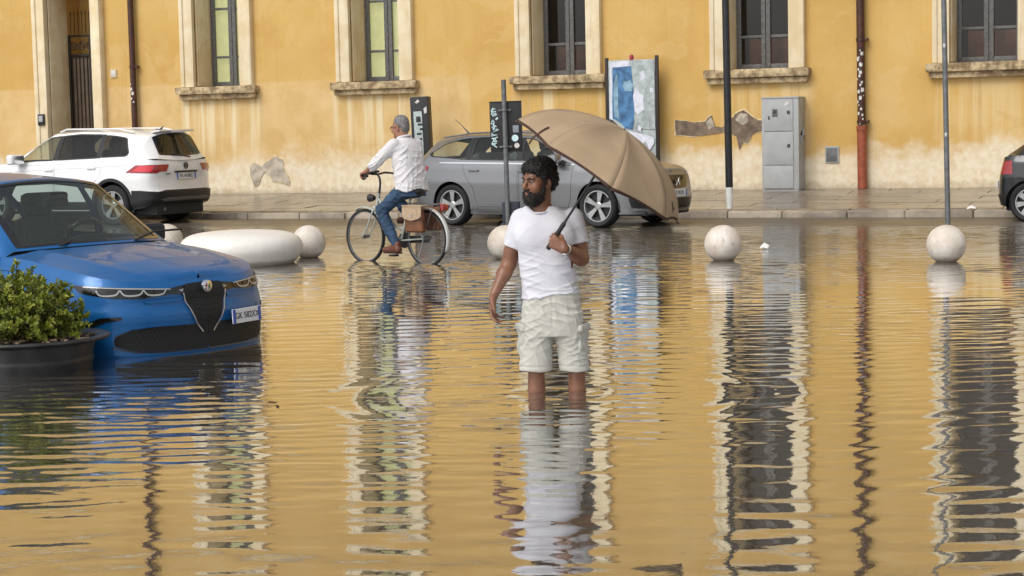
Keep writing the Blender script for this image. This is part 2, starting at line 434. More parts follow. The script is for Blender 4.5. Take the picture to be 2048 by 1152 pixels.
WY = 34.2                                   # the facade's plane
WB = .32                                    # pavement level at its foot
# kerb of single stones
kerb = tag(mesh('kerb', [(-60, 30.14, -.3), (40, 30.14, -.3), (40, 30.40, -.3), (-60, 30.40, -.3), (-60, 30.14, .10), (40, 30.14, .10), (40, 30.40, .10), (-60, 30.40, .10)],
    [(0, 1, 5, 4), (1, 2, 6, 5), (2, 3, 7, 6), (3, 0, 4, 7), (4, 5, 6, 7)], M['street'], smooth=False), kind='structure')
kvar = []
for i in range(4):
    bb = B(); bb.box((0, 0, 0), (1.05 if i % 2 else .9, .34, .42), .022 + .006 * i)
    for v in bb.bm.verts: v.co += Vector((rng.uniform(-.006, .006), rng.uniform(-.010, .010), rng.uniform(-.008, .008)))
    o = bb.obj('kerb_stone', M['kerb'], kerb); kvar.append(o.data); bpy.data.objects.remove(o)
x = -34.0; i = 0
while x < 6:
    m = kvar[i % 4]; L = 1.05 if (i % 4) % 2 else .9
    o = link('kerb_stone', m, kerb, (x + L / 2, 30.27 + rng.uniform(-.012, .012), -.085 + rng.uniform(-.012, .012)))
    o.rotation_euler = (rng.uniform(-.02, .02), rng.uniform(-.006, .006), rng.uniform(-.008, .008)); x += L + .012; i += 1
# pavement bed and slabs
V = [(-60, 30.40, .09), (40, 30.40, .09), (40, WY, WB - .05), (-60, WY, WB - .05)]
pav = tag(mesh('pavement', V, [(0, 1, 2, 3)], M['street']), kind='structure')
slope_p = math.atan((WB - .135) / (WY - 30.45))
sv = []
for i in range(3):
    bb = B(); bb.box((0, 0, 0), (1.186, .526, .06), .006, seg=1)
    o = bb.obj('paving_slab', M['slab'], pav); sv.append(o.data); bpy.data.objects.remove(o)
for r in range(7):
    for c in range(33):
        yy = 30.45 + .536 * (r + .5); o = link('paving_slab', sv[(r * 5 + c) % 3], pav, (-31 + 1.2 * c + (.6 if r % 2 else 0), yy, .105 + (yy - 30.45) * math.tan(slope_p) + rng.uniform(-.004, .004)))
        o.rotation_euler = (slope_p + rng.uniform(-.006, .006), rng.uniform(-.004, .004), 0)

# ------------------------------------------------------------------ the building
bld = thing('yellow_building', 'long ochre plastered building with tall shuttered-grey windows and damp cream foot along the pavement', 'building', (-13, WY, WB))
bld['label'] = 'long ochre plastered building with tall cream framed windows and a damp stained foot'
OX, OY, OZ = -13, WY, WB
WIN = [(-20.21, 1.08, 1), (-16.62, 1.09, 1), (-12.74, 1.14, 0), (-8.86, 1.18, 0), (-4.80, 1.18, 0), (-28.0, 1.12, 0), (-.9, 1.15, 0), (3.0, 1.15, 0)]
ZS, ZT = 2.52, 6.3
holes = [(c - w_ / 2, c + w_ / 2, ZS, ZT) for c, w_, _ in WIN] + [(c - .55, c + .55, 9.7, 11.9) for c, _, _ in WIN]
GX0, GX1, GZT = -24.36, -23.20, 4.75
holes.append((GX0, GX1, WB - .1, GZT))
xs = sorted({-60., 40.} | {h[0] for h in holes} | {h[1] for h in holes}); zs = sorted({-.4, 13.5} | {h[2] for h in holes} | {h[3] for h in holes})
V = []; F = []; vi = {}
def wv(x, z):
    k = (round(x, 4), round(z, 4))
    if k not in vi: vi[k] = len(V); V.append((x - OX, 0, z - OZ))
    return vi[k]
for a, b_ in zip(xs, xs[1:]):
    for c, d in zip(zs, zs[1:]):
        if any(h[0] - 1e-6 <= a and b_ <= h[1] + 1e-6 and h[2] - 1e-6 <= c and d <= h[3] + 1e-6 for h in holes): continue
        F.append((wv(a, c), wv(b_, c), wv(b_, d), wv(a, d)))
DEP = .74
for h in holes:                              # reveals
    dp = 1.2 if h[3] == GZT else DEP
    for (xa, za), (xb, zb) in (((h[0], h[2]), (h[0], h[3])), ((h[0], h[3]), (h[1], h[3])), ((h[1], h[3]), (h[1], h[2])), ((h[1], h[2]), (h[0], h[2]))):
        n = len(V); V += [(xa - OX, 0, za - OZ), (xb - OX, 0, zb - OZ), (xb - OX, dp, zb - OZ), (xa - OX, dp, za - OZ)]; F.append((n, n + 1, n + 2, n + 3))
    if h[3] == GZT:
        n = len(V); V += [(h[0] - OX, dp, h[2] - OZ), (h[1] - OX, dp, h[2] - OZ), (h[1] - OX, dp, h[3] - OZ), (h[0] - OX, dp, h[3] - OZ)]; F.append((n, n + 1, n + 2, n + 3))
mesh('facade_wall', V, F, M['plaster'], bld, smooth=False)
bb = B()
bb.box((0, 3.2, 6.6 - OZ), (99, .1, 13.8)); bb.box((3, 1.9, 13.4 - OZ), (100, 3.6, .2)); bb.box((3, 1.9, 8.4 - OZ), (100, 2.4, .2)); bb.box((3, 1.9, .25 - OZ), (100, 2.4, .1))
for c in (-22.2, -18.4, -14.7, -10.8, -6.8, -2.9, 1.2): bb.box((c - OX, 2.6, 5 - OZ), (.2, 1.2, 9.5))
bb.obj('inner_rooms', M['dark_room'], bld, smooth=False)
bb = B()
for z0, h_, d in ((8.35, .12, .07), (8.47, .16, .13), (12.7, .2, .15), (12.9, .25, .32), (13.15, .2, .5)):
    bb.box((3, -d / 2 + .03, z0 + h_ / 2 - OZ), (100, d + .06, h_ - .004), .01)
bb.obj('cornice', M['surround'], bld)

def window(cx, w_, blind, z0, z1, low=True):
    wx, wz = cx - OX, -OZ
    sw = .30 if low else .2
    bb = B()
    for s in (-1, 1):
        bb.box((wx + s * (w_ / 2 + sw / 2), -.03, (z0 + z1) / 2 + wz), (sw, .14, z1 - z0 - .004), .012)
        bb.box((wx + s * (w_ / 2 + sw - .05), -.055, (z0 + z1) / 2 + wz), (.09, .15, z1 - z0 - .01), .02)
    bb.box((wx, -.03, z1 + sw / 2 + wz), (w_ + 2 * sw, .14, sw - .004), .012)
    bb.box((wx, -.09, z1 + sw + .06 + wz), (w_ + 2 * sw + .2, .26, .12), .02)
    for s in (-1, 1): bb.box((wx + s * (w_ / 2 - .012), DEP / 2 + .02, (z0 + z1) / 2 + wz), (.026, DEP - .06, z1 - z0 - .05), .004)
    win = bb.obj('window', M['surround'], bld)
    b2 = B()
    b2.box((wx, -.03, z0 - .075 + wz), (w_ + .80, .34, .15), .025)
    b2.box((wx, -.01, z0 - .205 + wz), (w_ + .70, .24, .11), .03)
    b2.box((wx, .45, z0 - .01 + wz), (w_ - .004, .62, .03), .004)
    for v in b2.bm.verts: v.co += Vector((0, rng.uniform(-.006, .006), rng.uniform(-.006, .006)))
    b2.obj('sill', M['sill'], win)
    fy = DEP - .10
    bars = [z0 + .62, z0 + 1.62, z0 + 2.62] if low else [z0 + .8, z0 + 1.6]
    b3 = B(); hw = w_ / 2 - .026
    for s in (-1, 1):
        b3.box((wx + s * (hw - .045), fy, (z0 + z1) / 2 + wz), (.09, .07, z1 - z0), .008)
        b3.box((wx + s * .045, fy - .012, (z0 + z1) / 2 + wz), (.082, .08, z1 - z0 - .02), .012)
    b3.box((wx, fy + .002, z0 + .055 + wz), (2 * hw, .066, .11), .006); b3.box((wx, fy + .002, z1 - .05 + wz), (2 * hw, .066, .1), .006)
    for z in bars:
        for s in (-1, 1): b3.box((wx + s * (hw / 2 + .0), fy + .004, z + wz), (hw - .14, .05, .05), .006)
    b3.obj('window_frame', M['frame_wood'], win)
    zz = [z0 + .11] + bars + [z1 - .1]
    for a, b_ in zip(zz, zz[1:]):
        for s in (-1, 1):
            x0, x1 = wx + s * .085, wx + s * (hw - .088); x0, x1 = min(x0, x1), max(x0, x1)
            t = rng.uniform(-.006, .006); u = rng.uniform(-.006, .006)
            mesh('pane', [(x0, fy + .01 + t, a + wz), (x1, fy + .01 - t, a + wz), (x1, fy + .01 - t + u, b_ + wz), (x0, fy + .01 + t + u, b_ + wz)], [(0, 1, 2, 3)], M['pane'], win, smooth=False)
    if blind:
        bz = B()
        for i in range(2):
            s = -1 if i == 0 else 1
            bz.box((wx + s * (hw / 2), fy + .09, (z0 + z1) / 2 + wz), (hw - .03, .012, z1 - z0), .003)
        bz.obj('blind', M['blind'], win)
    else:
        bz = B(); bz.box((wx + .05, fy + .40, z0 + .28 + wz), (hw * 1.7, .03, .62), .004); bz.obj('reflection_panel', M['red_reflection'], win)  # added panel whose red-brown colour stands for a reflection in the lower panes
for c, w_, bl in WIN:
    window(c, w_, bl, ZS, ZT); window(c, 1.10, 0, 9.7, 11.9, False)

# gateway with an iron gate
bb = B()
for s, xx in ((-1, GX0), (1, GX1)):
    wd = .30 if s < 0 else .26
    bb.box((xx + s * wd / 2 - OX, -.05, (GZT + WB) / 2 - OZ), (wd, .18, GZT - WB), .015)
    bb.box((xx + s * (wd - .06) - OX, -.07, (GZT + WB) / 2 - OZ), (.10, .20, GZT - WB - .02), .02)
    bb.box((xx + s * -.012 - OX, .35, (GZT + WB) / 2 - OZ), (.026, .66, GZT - WB - .02), .004)
bb.box(((GX0 + GX1) / 2 - OX, -.05, GZT + .15 - OZ), (GX1 - GX0 + .6, .2, .3), .015)
gate = bb.obj('gateway', M['surround'], bld)
bb = B(); gy_ = .70; gl, gr = GX0 + .03, GX1 - .03; cxg = (gl + gr) / 2
for z in (.42, 1.55, 3.30, 3.72): bb.box((cxg - OX, gy_, z - OZ), (gr - gl, .035, .05), .004)
for xx in (gl + .02, cxg, gr - .02): bb.box((xx - OX, gy_ - .004, 2.05 - OZ), (.05, .04, 3.36), .004)
igate = bb.obj('iron_gate', M['iron'], gate)
bq_ = B(); bq_.box((cxg - OX, gy_ + .03, 1.9 - OZ), (gr - gl, .012, 2.8), .002); bq_.obj('gate_sheet', M['gate_board'], gate)
bm_ = B(); bm_.box((0, 0, 0), (.018, .018, 2.86), .003, seg=1); tmp = bm_.obj('bar', M['iron'], gate); md = tmp.data; bpy.data.objects.remove(tmp)
bs_ = B(); bs_.tube([(0, 0, -.22), (0, 0, .18)], [.010, .008], 6); bs_.lathe([(0, .17), (.016, .20), (.012, .24), (0, .30)], 6); tmp = bs_.obj('spike', M['iron'], gate); ms = tmp.data; bpy.data.objects.remove(tmp)
bc_ = B(); bc_.tube([(.085 * math.cos(t), 0, .085 * math.sin(t)) for t in np.linspace(0, 2 * PI, 17)[:-1]], .012, 6, closed=True)
bc_.tube([(.045 * math.cos(t), 0, .045 * math.sin(t)) for t in np.linspace(0, 2 * PI, 13)[:-1]], .009, 6, closed=True); tmp = bc_.obj('scroll', M['iron'], gate); mc = tmp.data; bpy.data.objects.remove(tmp)
nb = 11
for i in range(nb):
    xx = gl + .07 + (gr - gl - .14) * i / (nb - 1)
    link('bar', md, gate, (xx - OX, gy_ + .004, 1.86 - OZ)); link('spike', ms, gate, (xx - OX, gy_, 3.98 - OZ))
for i in range(5): link('scroll', mc, gate, (gl + .13 + (gr - gl - .26) * i / 4 - OX, gy_, 3.51 - OZ))

M['pale_edge'] = mat('broken plaster edge', (.66, .52, .30), .95, var=.3, vs=12)
# places where the render has fallen off
def patch_plate(pts, m, name, d=.016, rim=True):
    if rim and d < .02:
        c_ = np.mean(pts, 0); patch_plate([tuple(c_ + (np.array(p) - c_) * np.array((1.03, 1.10)) + rng.uniform(-.012, .012, 2)) for p in pts], M['pale_edge'], 'broken_edge', .007, False)
    bb = B(); bb.poly([(x - OX, 0, z - OZ) for x, z in pts], (0, -d, 0)); return bb.obj(name, m, bld, smooth=False)
def rag(pts, k=3, a=.02):
    out = []
    for (x, z), (x2, z2) in zip(pts, pts[1:] + pts[:1]):
        for i in range(k): out.append((x + (x2 - x) * i / k + rng.uniform(-a, a), z + (z2 - z) * i / k + rng.uniform(-a, a)))
    return out
patch_plate(rag([(-19.55, .72), (-19.53, .92), (-19.38, .93), (-19.28, .86), (-19.14, .97), (-18.95, 1.06), (-18.78, 1.02), (-18.76, .80), (-18.62, .56), (-18.66, .48), (-18.90, .56), (-19.02, .55), (-19.10, .66), (-19.2, .76), (-19.30, .64), (-19.36, .50), (-19.46, .46)], 2, .015), M['pale_mortar'], 'fallen_render')
patch_plate(rag([(-10.46, 1.62), (-10.1, 1.58), (-9.88, 1.60), (-9.74, 1.70), (-9.68, 1.50), (-9.55, 1.48), (-9.45, 1.55), (-9.34, 1.66), (-9.3, 1.72), (-9.14, 1.78), (-9.0, 1.66), (-8.86, 1.58), (-8.68, 1.58), (-8.66, 1.38), (-8.84, 1.39), (-8.98, 1.34), (-9.06, 1.16), (-9.14, 1.2), (-9.22, 1.05), (-9.28, 1.3), (-9.42, 1.38), (-9.7, 1.36), (-10.1, 1.33), (-10.44, 1.36)], 2, .012), M['bare_mortar'], 'fallen_render')
patch_plate(rag([(-9.86, 1.57), (-9.75, 1.66), (-9.70, 1.50), (-9.80, 1.42)], 2, .01), M['pale_mortar'], 'fallen_render', .022)
patch_plate(rag([(-9.30, 1.60), (-9.2, 1.72), (-9.06, 1.70), (-9.05, 1.58), (-9.15, 1.50)], 2, .01), M['pale_mortar'], 'fallen_render', .022)

# ------------------------------------------------------------------ things on the wall and the pavement
def pipe(xb, xt, z0, zsplit, zt, r, label, lower, stick):
    t = thing('downpipe', label, 'drainpipe', (xb, WY, z0), 0, 'rainwater downpipes on the facade')
    f = lambda z: (xt - xb) * (z - z0) / (zt - z0)
    bb = B(); bb.tube([(f(zsplit), -r - .05, zsplit - z0 - .05), (f(zt), -r - .05, zt - z0)], r, 14); bb.obj('upper_pipe', M['rust_pipe'], t)
    bb = B(); bb.tube([(0, -r - .05, 0), (f(zsplit), -r - .05, zsplit - z0)], r + .012, 14); bb.tube([(f(zsplit), -r - .05, zsplit - z0 - .04), (f(zsplit), -r - .05, zsplit - z0 + .05)], r + .022, 14); bb.obj('lower_pipe', lower, t)
    for z in (zsplit + .12, 2.98, 4.8, 6.6):
        bb = B(); bb.tube([(f(z), -r - .05, z - z0 - .03), (f(z), -r - .05, z - z0 + .03)], r + .012, 14); bb.box((f(z) + r + .03, -r - .03, z - z0), (.07, .1, .05), .006); bb.obj('pipe_bracket', M['rust_pipe'], t)
    for z, a, s in stick:
        bb = B(); n = 5
        V = []; 
        for i in range(n):
            for zz in (-s, s):
                an = R(a) + (i / (n - 1) - .5) * s * 1.6 / r
                V.append((f(z) + (r + .004) * math.sin(an), -r - .05 - (r + .004) * math.cos(an), z - z0 + zz * (1 + .3 * math.sin(i * 2.1 + z * 9))))
        mesh('sticker', V, [(2 * i, 2 * i + 2, 2 * i + 3, 2 * i + 1) for i in range(n - 1)], M['sticker'], t)
stk = [(2.98 - .18 - .058 * i + rng.uniform(-.03, .03), rng.uniform(-50, 50), rng.uniform(.010, .036)) for i in range(24)]
pipe(-6.93, -7.0, WB, 1.40, 12.6, .072, 'downpipe covered in torn white stickers, terracotta red foot, right of the grey cabinet', M['terra_pipe'], stk)
pipe(-22.20, -22.20, WB, .9, 12.6, .062, 'dark brown downpipe with a few white stickers, behind the white car', M['rust_pipe'], [(2.52, -15, .03), (2.43, 10, .032), (2.32, -20, .022), (2.62, -30, .018), (2.25, 25, .018)])

t = thing('utility_cabinet', 'tall light grey utility cabinet standing against the wall', 'cabinet', (-8.34, WY - .25, WB - .02))
bb = B(); bb.box((0, 0, .86), (.68, .46, 1.66), .012); bb.box((0, 0, 1.685), (.70, .49, .03), .012); bb.box((0, .0, .02), (.66, .44, .05), .004); bb.obj('body', M['cabinet'], t)
for z0, z1 in ((.05, .46), (.475, 1.07), (1.085, 1.655)):
    bb = B(); bb.box((-.03, -.238, (z0 + z1) / 2), (.54, .022, z1 - z0), .008); d = bb.obj('door', M['cabinet'], t)
    if z0 > .4:
        b2 = B(); b2.box((.16, -.254, (z0 + z1) / 2 + .05), (.05, .02, .06), .006); b2.obj('lock', M['cabinet_dark'], d)
    if z0 > 1:
        b2 = B(); b2.box((-.09, -.252, z0 + .33), (.10, .01, .14), .004); b2.obj('meter_window', M['grey_metal'], d)
        b2 = B(); b2.box((-.09, -.258, z0 + .35), (.06, .004, .07), .001); b2.obj('label', M['cabinet_dark'], d)
        b2 = B(); b2.box((-.2, -.252, z0 + .24), (.03, .008, .06), .003); b2.obj('keyhole_cover', M['cabinet_dark'], d)
        b2 = B(); b2.poly([(.08, -.250, z0 + .45), (.17, -.250, z0 + .47), (.18, -.250, z0 + .52), (.10, -.250, z0 + .52)], (0, -.003, 0)); b2.obj('sticker', M['sticker'], d, smooth=False)
bb = B(); bb.poly([(.342, -.12, 1.0), (.342, .1, 1.0), (.342, .1, 1.1), (.342, .06, 1.12), (.342, .0, .9), (.342, -.08, .88)], (.03, 0, 0)); bb.obj('side_vent', M['cabinet'], t, smooth=False)

t = thing('wall_hatch', 'small square grey hatch low on the wall between cabinet and stickered pipe', 'hatch', (-7.5, WY, .94))
bb = B(); bb.box((0, -.015, 0), (.25, .03, .30), .006); bb.obj('hatch_frame', M['cabinet'], t); bb = B(); bb.box((0, -.034, 0), (.20, .012, .25), .004); bb.obj('hatch_door', M['grey_metal'], t)
t = thing('intercom', 'small dark intercom box on the left jamb of the gateway', 'intercom', (-24.5, WY - .14, 1.93))
bb = B(); bb.box((0, -.02, 0), (.16, .05, .24), .01); bb.obj('housing', M['black_plastic'], t); bb = B(); bb.box((0, -.048, .02), (.10, .012, .13), .003); bb.obj('panel', M['cabinet'], t)
t = thing('wall_plate', 'small pale square plate on the wall between gateway and brown downpipe', 'plate', (-22.74, WY, 2.86))
bb = B(); bb.box((0, -.012, 0), (.15, .025, .17), .006); bb.obj('plate', M['stone_trim'], t); bb = B(); bb.box((0, -.028, 0), (.11, .01, .12), .004); bb.obj('cover', M['sticker'], t)

# poster board with two brown posts
t = thing('poster_board', 'weathered poster board with blue and torn white papers between two dark posts', 'poster board', (-11.2, WY - .28, WB - .01))
L = lambda f_, z: ((-.46 + .93 * f_), -.0, z)
for xx, zt in ((-.49, 2.50), (.49, 2.52)):
    bb = B(); bb.box((xx, 0, zt / 2), (.06, .07, zt), .008); bb.obj('post', M['iron'], t)
bb = B(); bb.box((0, 0, 1.5), (.91, .04, 1.90), .006); bb.obj('panel', mat('poster ground', (.40, .45, .45), .7, var=.25, vs=5), t)
pm = {'b': mat('blue poster', (.06, .17, .34), .6, var=.5, vs=6), 'b2': mat('pale blue poster', (.22, .36, .46), .6, var=.3, vs=8), 'w': mat('white torn paper', (.66, .67, .76), .7, var=.12, vs=14), 'g': mat('grey green paper', (.38, .43, .43), .7, var=.25, vs=9), 'd': mat('dark poster', (.03, .025, .04), .6, var=.5, vs=12)}
for i, (kd, pts) in enumerate((('w', [(-.44, .90), (-.42, 2.42), (-.05, 2.43), (-.04, 2.3), (-.38, 2.3), (-.38, .95)]),
    ('b', [(-.38, 1.38), (-.37, 2.32), (-.0, 2.33), (.02, 1.9), (.06, 1.6), (.02, 1.15), (-.15, 1.18), (-.25, 1.30)]),
    ('b2', [(-.19, 1.98), (-.14, 2.06), (-.02, 2.08), (.03, 1.98), (.0, 1.86), (-.12, 1.88)]),
    ('b2', [(-.35, 1.4), (-.34, 2.1), (-.27, 2.2), (-.25, 1.35)]),
    ('d', [(-.44, .92), (-.44, 1.36), (-.36, 1.33), (-.22, 1.16), (-.1, 1.0), (-.14, .86), (-.28, .9)]),
    ('g', [(.04, 1.2), (.06, 1.55), (.0, 2.3), (.02, 2.44), (.44, 2.43), (.45, 1.15)]),
    ('w', [(.02, 1.8), (.08, 1.92), (.15, 1.84), (.23, 1.8), (.24, 1.52), (.1, 1.42), (.05, 1.5)]),
    ('w', [(.16, 2.2), (.24, 2.26), (.27, 2.12), (.2, 2.06)]), ('w', [(.36, 1.9), (.43, 1.94), (.42, 1.84), (.37, 1.83)]),
    ('w', [(-.1, 1.02), (-.04, 1.12), (.4, 1.02), (.44, .9), (.24, .62), (-.02, .86)]),
    ('g', [(.1, .78), (.26, .92), (.32, .84), (.2, .68)]), ('b2', [(.1, .62), (.42, .66), (.44, .56), (.2, .55)]), ('w', [(.1, 1.15), (.14, 1.24), (.2, 1.2), (.18, 1.1)]))):
    bb = B(); bb.poly([(x, -.024 - .002 * i, z) for x, z in rag(pts, 3, .012)], (0, -.0035, 0)); bb.obj('torn_paper', pm[kd], t, smooth=False)
bb = B(); bb.lathe([(.0, 2.44), (.035, 2.45), (.045, 2.50), (.03, 2.54), (0, 2.55)], 12); bb.obj('red_knob', mat('faded red', (.35, .03, .05), .5), t)

# dark ticket machine
t = thing('ticket_machine', 'slim black ticket machine with white graffiti, behind the cyclist', 'ticket machine', (-15.28, WY - .75, WB - .03), R(0))
bb = B(); bb.box((0, 0, .95), (.36, .24, 1.88), .02); bb.box((0, 0, .03), (.42, .30, .06), .01); bb.obj('body', M['black_plastic'], t)
bb = B(); bb.box((-.03, -.128, 1.20), (.17, .016, .82), .006); bb.obj('face_panel', mat('machine fascia', (.40, .47, .47), .5, var=.15, vs=20), t)
bb = B(); bb.box((-.02, -.139, 1.46), (.09, .012, .11), .006); bb.obj('screen', M['gloss_black'], t)
bb = B()
for z, x0, x1 in ((1.36, -.04, .05), (1.27, .0, .06), (1.18, -.06, .03), (1.08, -.03, .04)): bb.box(((x0 + x1) / 2, -.139, z), (x1 - x0, .01, .035), .002)
bb.obj('button_row', M['black_plastic'], t)
for pts in ([(-.08, 1.78), (-.02, 1.84), (.02, 1.80), (-.04, 1.76)], [(.09, 1.66), (.15, 1.70), (.15, 1.58), (.10, 1.56)]):
    bb = B(); bb.poly([(x, -.122, z) for x, z in pts], (0, -.004, 0)); bb.obj('sticker', M['sticker'], t, smooth=False)
t.rotation_euler = (0, R(-1.5), R(8))

# lamp post, bare pole, sign pole
t = thing('lamp_post', 'black lamp post with a short white foot, at the kerb', 'lamp post', (-8.44, 30.62, .13))
bb = B(); bb.tube([(0, 0, .34), (-.0, 0, 3.0), (0, 0, 7.2)], [.062, .060, .05], 18); bb.obj('shaft', M['black_metal'], t)
bb = B(); bb.lathe([(.0, .0), (.045, 0), (.05, .03), (.062, .33), (.066, .36), (.0, .36)], 18); bb.obj('white_foot', M['white_paint'], t)
bb = B(); bb.tube([(0, 0, 7.15), (0, -.1, 7.35), (0, -.6, 7.45)], .035, 10); bb.box((0, -.85, 7.46), (.26, .6, .10), .03); bb.obj('lantern', M['black_metal'], t)
t.rotation_euler = (0, R(-.5), 0)
Yp = 26.2
t = thing('bare_pole', 'slim grey galvanised pole rising behind the rightmost stone ball', 'pole', (-4.16, Yp, gz(Yp)))
bb = B(); bb.tube([(0, 0, 0), (0, 0, 7.0)], .036, 14); bb.obj('shaft', M['grey_metal'], t)
for z in (1.35, 2.55, 3.6):
    bb = B(); bb.box((0, -.037, z), (.03, .006, .05), .002); bb.obj('sticker', M['sticker'], t)
t.rotation_euler = (0, R(-.9), 0)
Yp = 27.2
t = thing('sign_post', 'short grey post carrying a black sign panel seen from behind, covered in graffiti', 'sign', (-11.03, Yp, gz(Yp)))
bb = B(); bb.tube([(0, 0, 0), (0, 0, 2.30)], .038, 14); bb.obj('shaft', M['grey_metal'], t)
bb = B(); bb.box((.01, .055, 1.58), (.50, .018, .78), .006); bb.box((.01, .049, 1.965), (.50, .03, .012), .002); bb.box((.01, .049, 1.195), (.50, .03, .012), .002); bb.obj('sign_panel', M['black_plastic'], t)
for z in (1.83, 1.27):
    bb = B(); bb.box((.0, .025, z), (.20, .025, .03), .004); bb.tube([(.05 * math.cos(a), .05 * math.sin(a), z) for a in np.linspace(0, 2 * PI, 13)[:-1]], .012, 6, closed=True); bb.obj('clamp', M['grey_metal'], t)
gm = mat('pale cyan paint marker', (.62, .80, .82), .6)
bb = B(); r2 = random.Random(4)
for i in range(13):
    z = 1.84 - i * .046; xx = -.165 + r2.uniform(-.02, .02)
    pts = [(xx + r2.uniform(-.05, .05), .043, z + r2.uniform(-.035, .035)) for _ in range(5)]
    bb.tube(pts, .009, 5)
bb.obj('graffiti', gm, t)
for x, z, r_ in ((.145, 1.40, .052), (.17, 1.285, .040)):
    bb = B(); bb.lathe([(0, 0), (r_, 0), (r_, .004), (0, .004)], 20, (x, .044, z), 'Y'); bb.obj('round_sticker', gm if r_ > .05 else M['sticker'], t)
bb = B(); bb.box((.16, .044, 1.54), (.09, .004, .11), .001); bb.obj('square_sticker', mat('grey sticker', (.25, .27, .3), .6), t)
bb = B(); bb.box((.04, .10, .22), (.27, .14, .40), .02); bb.box((.04, .10, .04), (.33, .2, .10), .02); bb.obj('dark_block', mat('dark blue block', (.02, .025, .04), .5), t)  # dark block low against the post
t.rotation_euler = (0, R(-.6), R(14))

# stone balls and bench
BALLS = [(-13.55, 21.45, 'stone ball half hidden behind the blue car, left end of the row'), (-11.27, 21.12, 'pinkish stone ball touching the right end of the marble bench'), (-8.60, 21.1, 'stone ball behind the standing man, partly covered by his arm'), (-5.90, 21.1, 'weathered stone ball alone in the water below the lamp post'), (-3.37, 21.1, 'pale stone ball in front of the bare grey pole')]
for i, (x, y, lab) in enumerate(BALLS):
    t = thing('stone_ball', lab, 'bollard', (x, y, gz(y) - .004), rng.uniform(0, 6), 'round stone bollards along the street edge')
    bb = B(); n = 20
    bb.lathe([(0, -.222 * math.cos(PI * j / n))[::1] if j in (0, n) and False else (.215 * math.sin(PI * j / n), -.215 * math.cos(PI * j / n)) for j in range(n + 1)], 40, (0, 0, .220))
    bb.obj('ball', M['marble'], t); 
    bb = B(); bb.lathe([(0, 0), (.12, 0), (.12, .025), (.10, .04), (0, .04)], 24); bb.obj('base', M['bare_mortar'], t)
yb = 19.98
t = thing('stone_bench', 'large white marble pebble-shaped bench behind the blue car', 'bench', (-11.60, yb + .04, gz(yb) - .045))
prof = [(0, .0), (.52, 0), (.60, .07), (.68, .15), (.735, .24), (.745, .30), (.73, .37), (.67, .435), (.55, .478), (.35, .498), (.15, .505), (0, .506)]
bb = B(); bb.lathe(prof, 64); o = bb.obj('seat', M['white_marble'], t)
md_ = o.modifiers.new('s', 'SUBSURF'); md_.levels = 1; md_.render_levels = 2
bb = B(); bb.lathe([(0, -.0), (.50, -.0), (.5, .03), (0, .03)], 32); bb.obj('base', M['bare_mortar'], t)

# scraps
o = mesh('paper_scrap', [(-.05, -.03, .01), (.0, -.05, .03), (.05, -.02, .012), (.06, .03, .05), (.0, .05, .07), (-.05, .03, .04), (0, 0, .085)], [(0, 1, 6), (1, 2, 6), (2, 3, 6), (3, 4, 6), (4, 5, 6), (5, 0, 6)], M['white_paint'])
o.location = (-5.88, 22.9, 0); tag(o, 'crumpled white scrap floating in the water right of the weathered ball', 'litter')
o = mesh('dead_leaf', [(-.05, 0, .006), (-.02, .015, .016), (.03, .02, .010), (.06, 0, .018), (.03, -.02, .008), (-.02, -.018, .012)], [(0, 1, 5), (1, 2, 4, 5), (2, 3, 4)], M['rust_pipe'])
o.location = (-5.46, 9.71, 0); tag(o, 'small dark leaf floating in front of the blue car', 'leaf')
o = mesh('paper_scrap', [(-.07, -.03, 0), (.0, -.05, .02), (.08, -.02, .01), (.06, .03, .04), (.0, .05, .05), (-.06, .03, .03), (0, 0, .06)], [(0, 1, 6), (1, 2, 6), (2, 3, 6), (3, 4, 6), (4, 5, 6), (5, 0, 6)], M['white_paint'])
o.location = (-4.45, 30.28, .128); tag(o, 'small white scrap lying on the kerb near the bare pole', 'litter')

o = mesh('foam_speck', [(-.012, -.01, .004), (.012, -.012, .006), (.016, .008, .008), (-.008, .014, .005), (0, 0, .014)], [(0, 1, 4), (1, 2, 4), (2, 3, 4), (3, 0, 4)], M['white_paint'])
o.location = (-6.95, 8.9, 0); tag(o, 'tiny pale speck floating in the dark water below the planter', 'litter')
# ------------------------------------------------------------------ surface sheets cut by outlines
def catmull(P, n=14):
    P = np.asarray(P, float); Q = np.vstack([2 * P[0] - P[1], P, 2 * P[-1] - P[-2]]); out = []
    for i in range(1, len(Q) - 2):
        p0, p1, p2, p3 = Q[i - 1], Q[i], Q[i + 1], Q[i + 2]
        for j in range(n):
            t = j / n
            out.append(.5 * ((2 * p1) + (-p0 + p2) * t + (2 * p0 - 5 * p1 + 4 * p2 - p3) * t * t + (-p0 + 3 * p1 - 3 * p2 + p3) * t ** 3))
    out.append(Q[-2]); return np.array(out)
def pip(x, y, poly):
    poly = np.asarray(poly); n = len(poly); r = np.zeros(len(x), bool); j = n - 1
    for i in range(n):
        xi, yi = poly[i]; xj, yj = poly[j]
        c = ((yi > y) != (yj > y)) & (x < (xj - xi) * (y - yi) / ((yj - yi) if yj != yi else 1e-12) + xi)
        r ^= c; j = i
    return r
def dense(poly, cell, closed=True):
    poly = [np.asarray(p, float) for p in poly]; out = []
    for i in range(len(poly) if closed else len(poly) - 1):
        a, b = poly[i], poly[(i + 1) % len(poly)]; k = max(1, int(math.ceil(np.linalg.norm(b - a) / cell)))
        out += [a + (b - a) * j / k for j in range(k)]
    if not closed: out.append(poly[-1])
    return np.array(out)
def smooth_poly(poly, n=5): return [tuple(p) for p in catmull(list(poly) + [poly[0]], n)[:-1]]
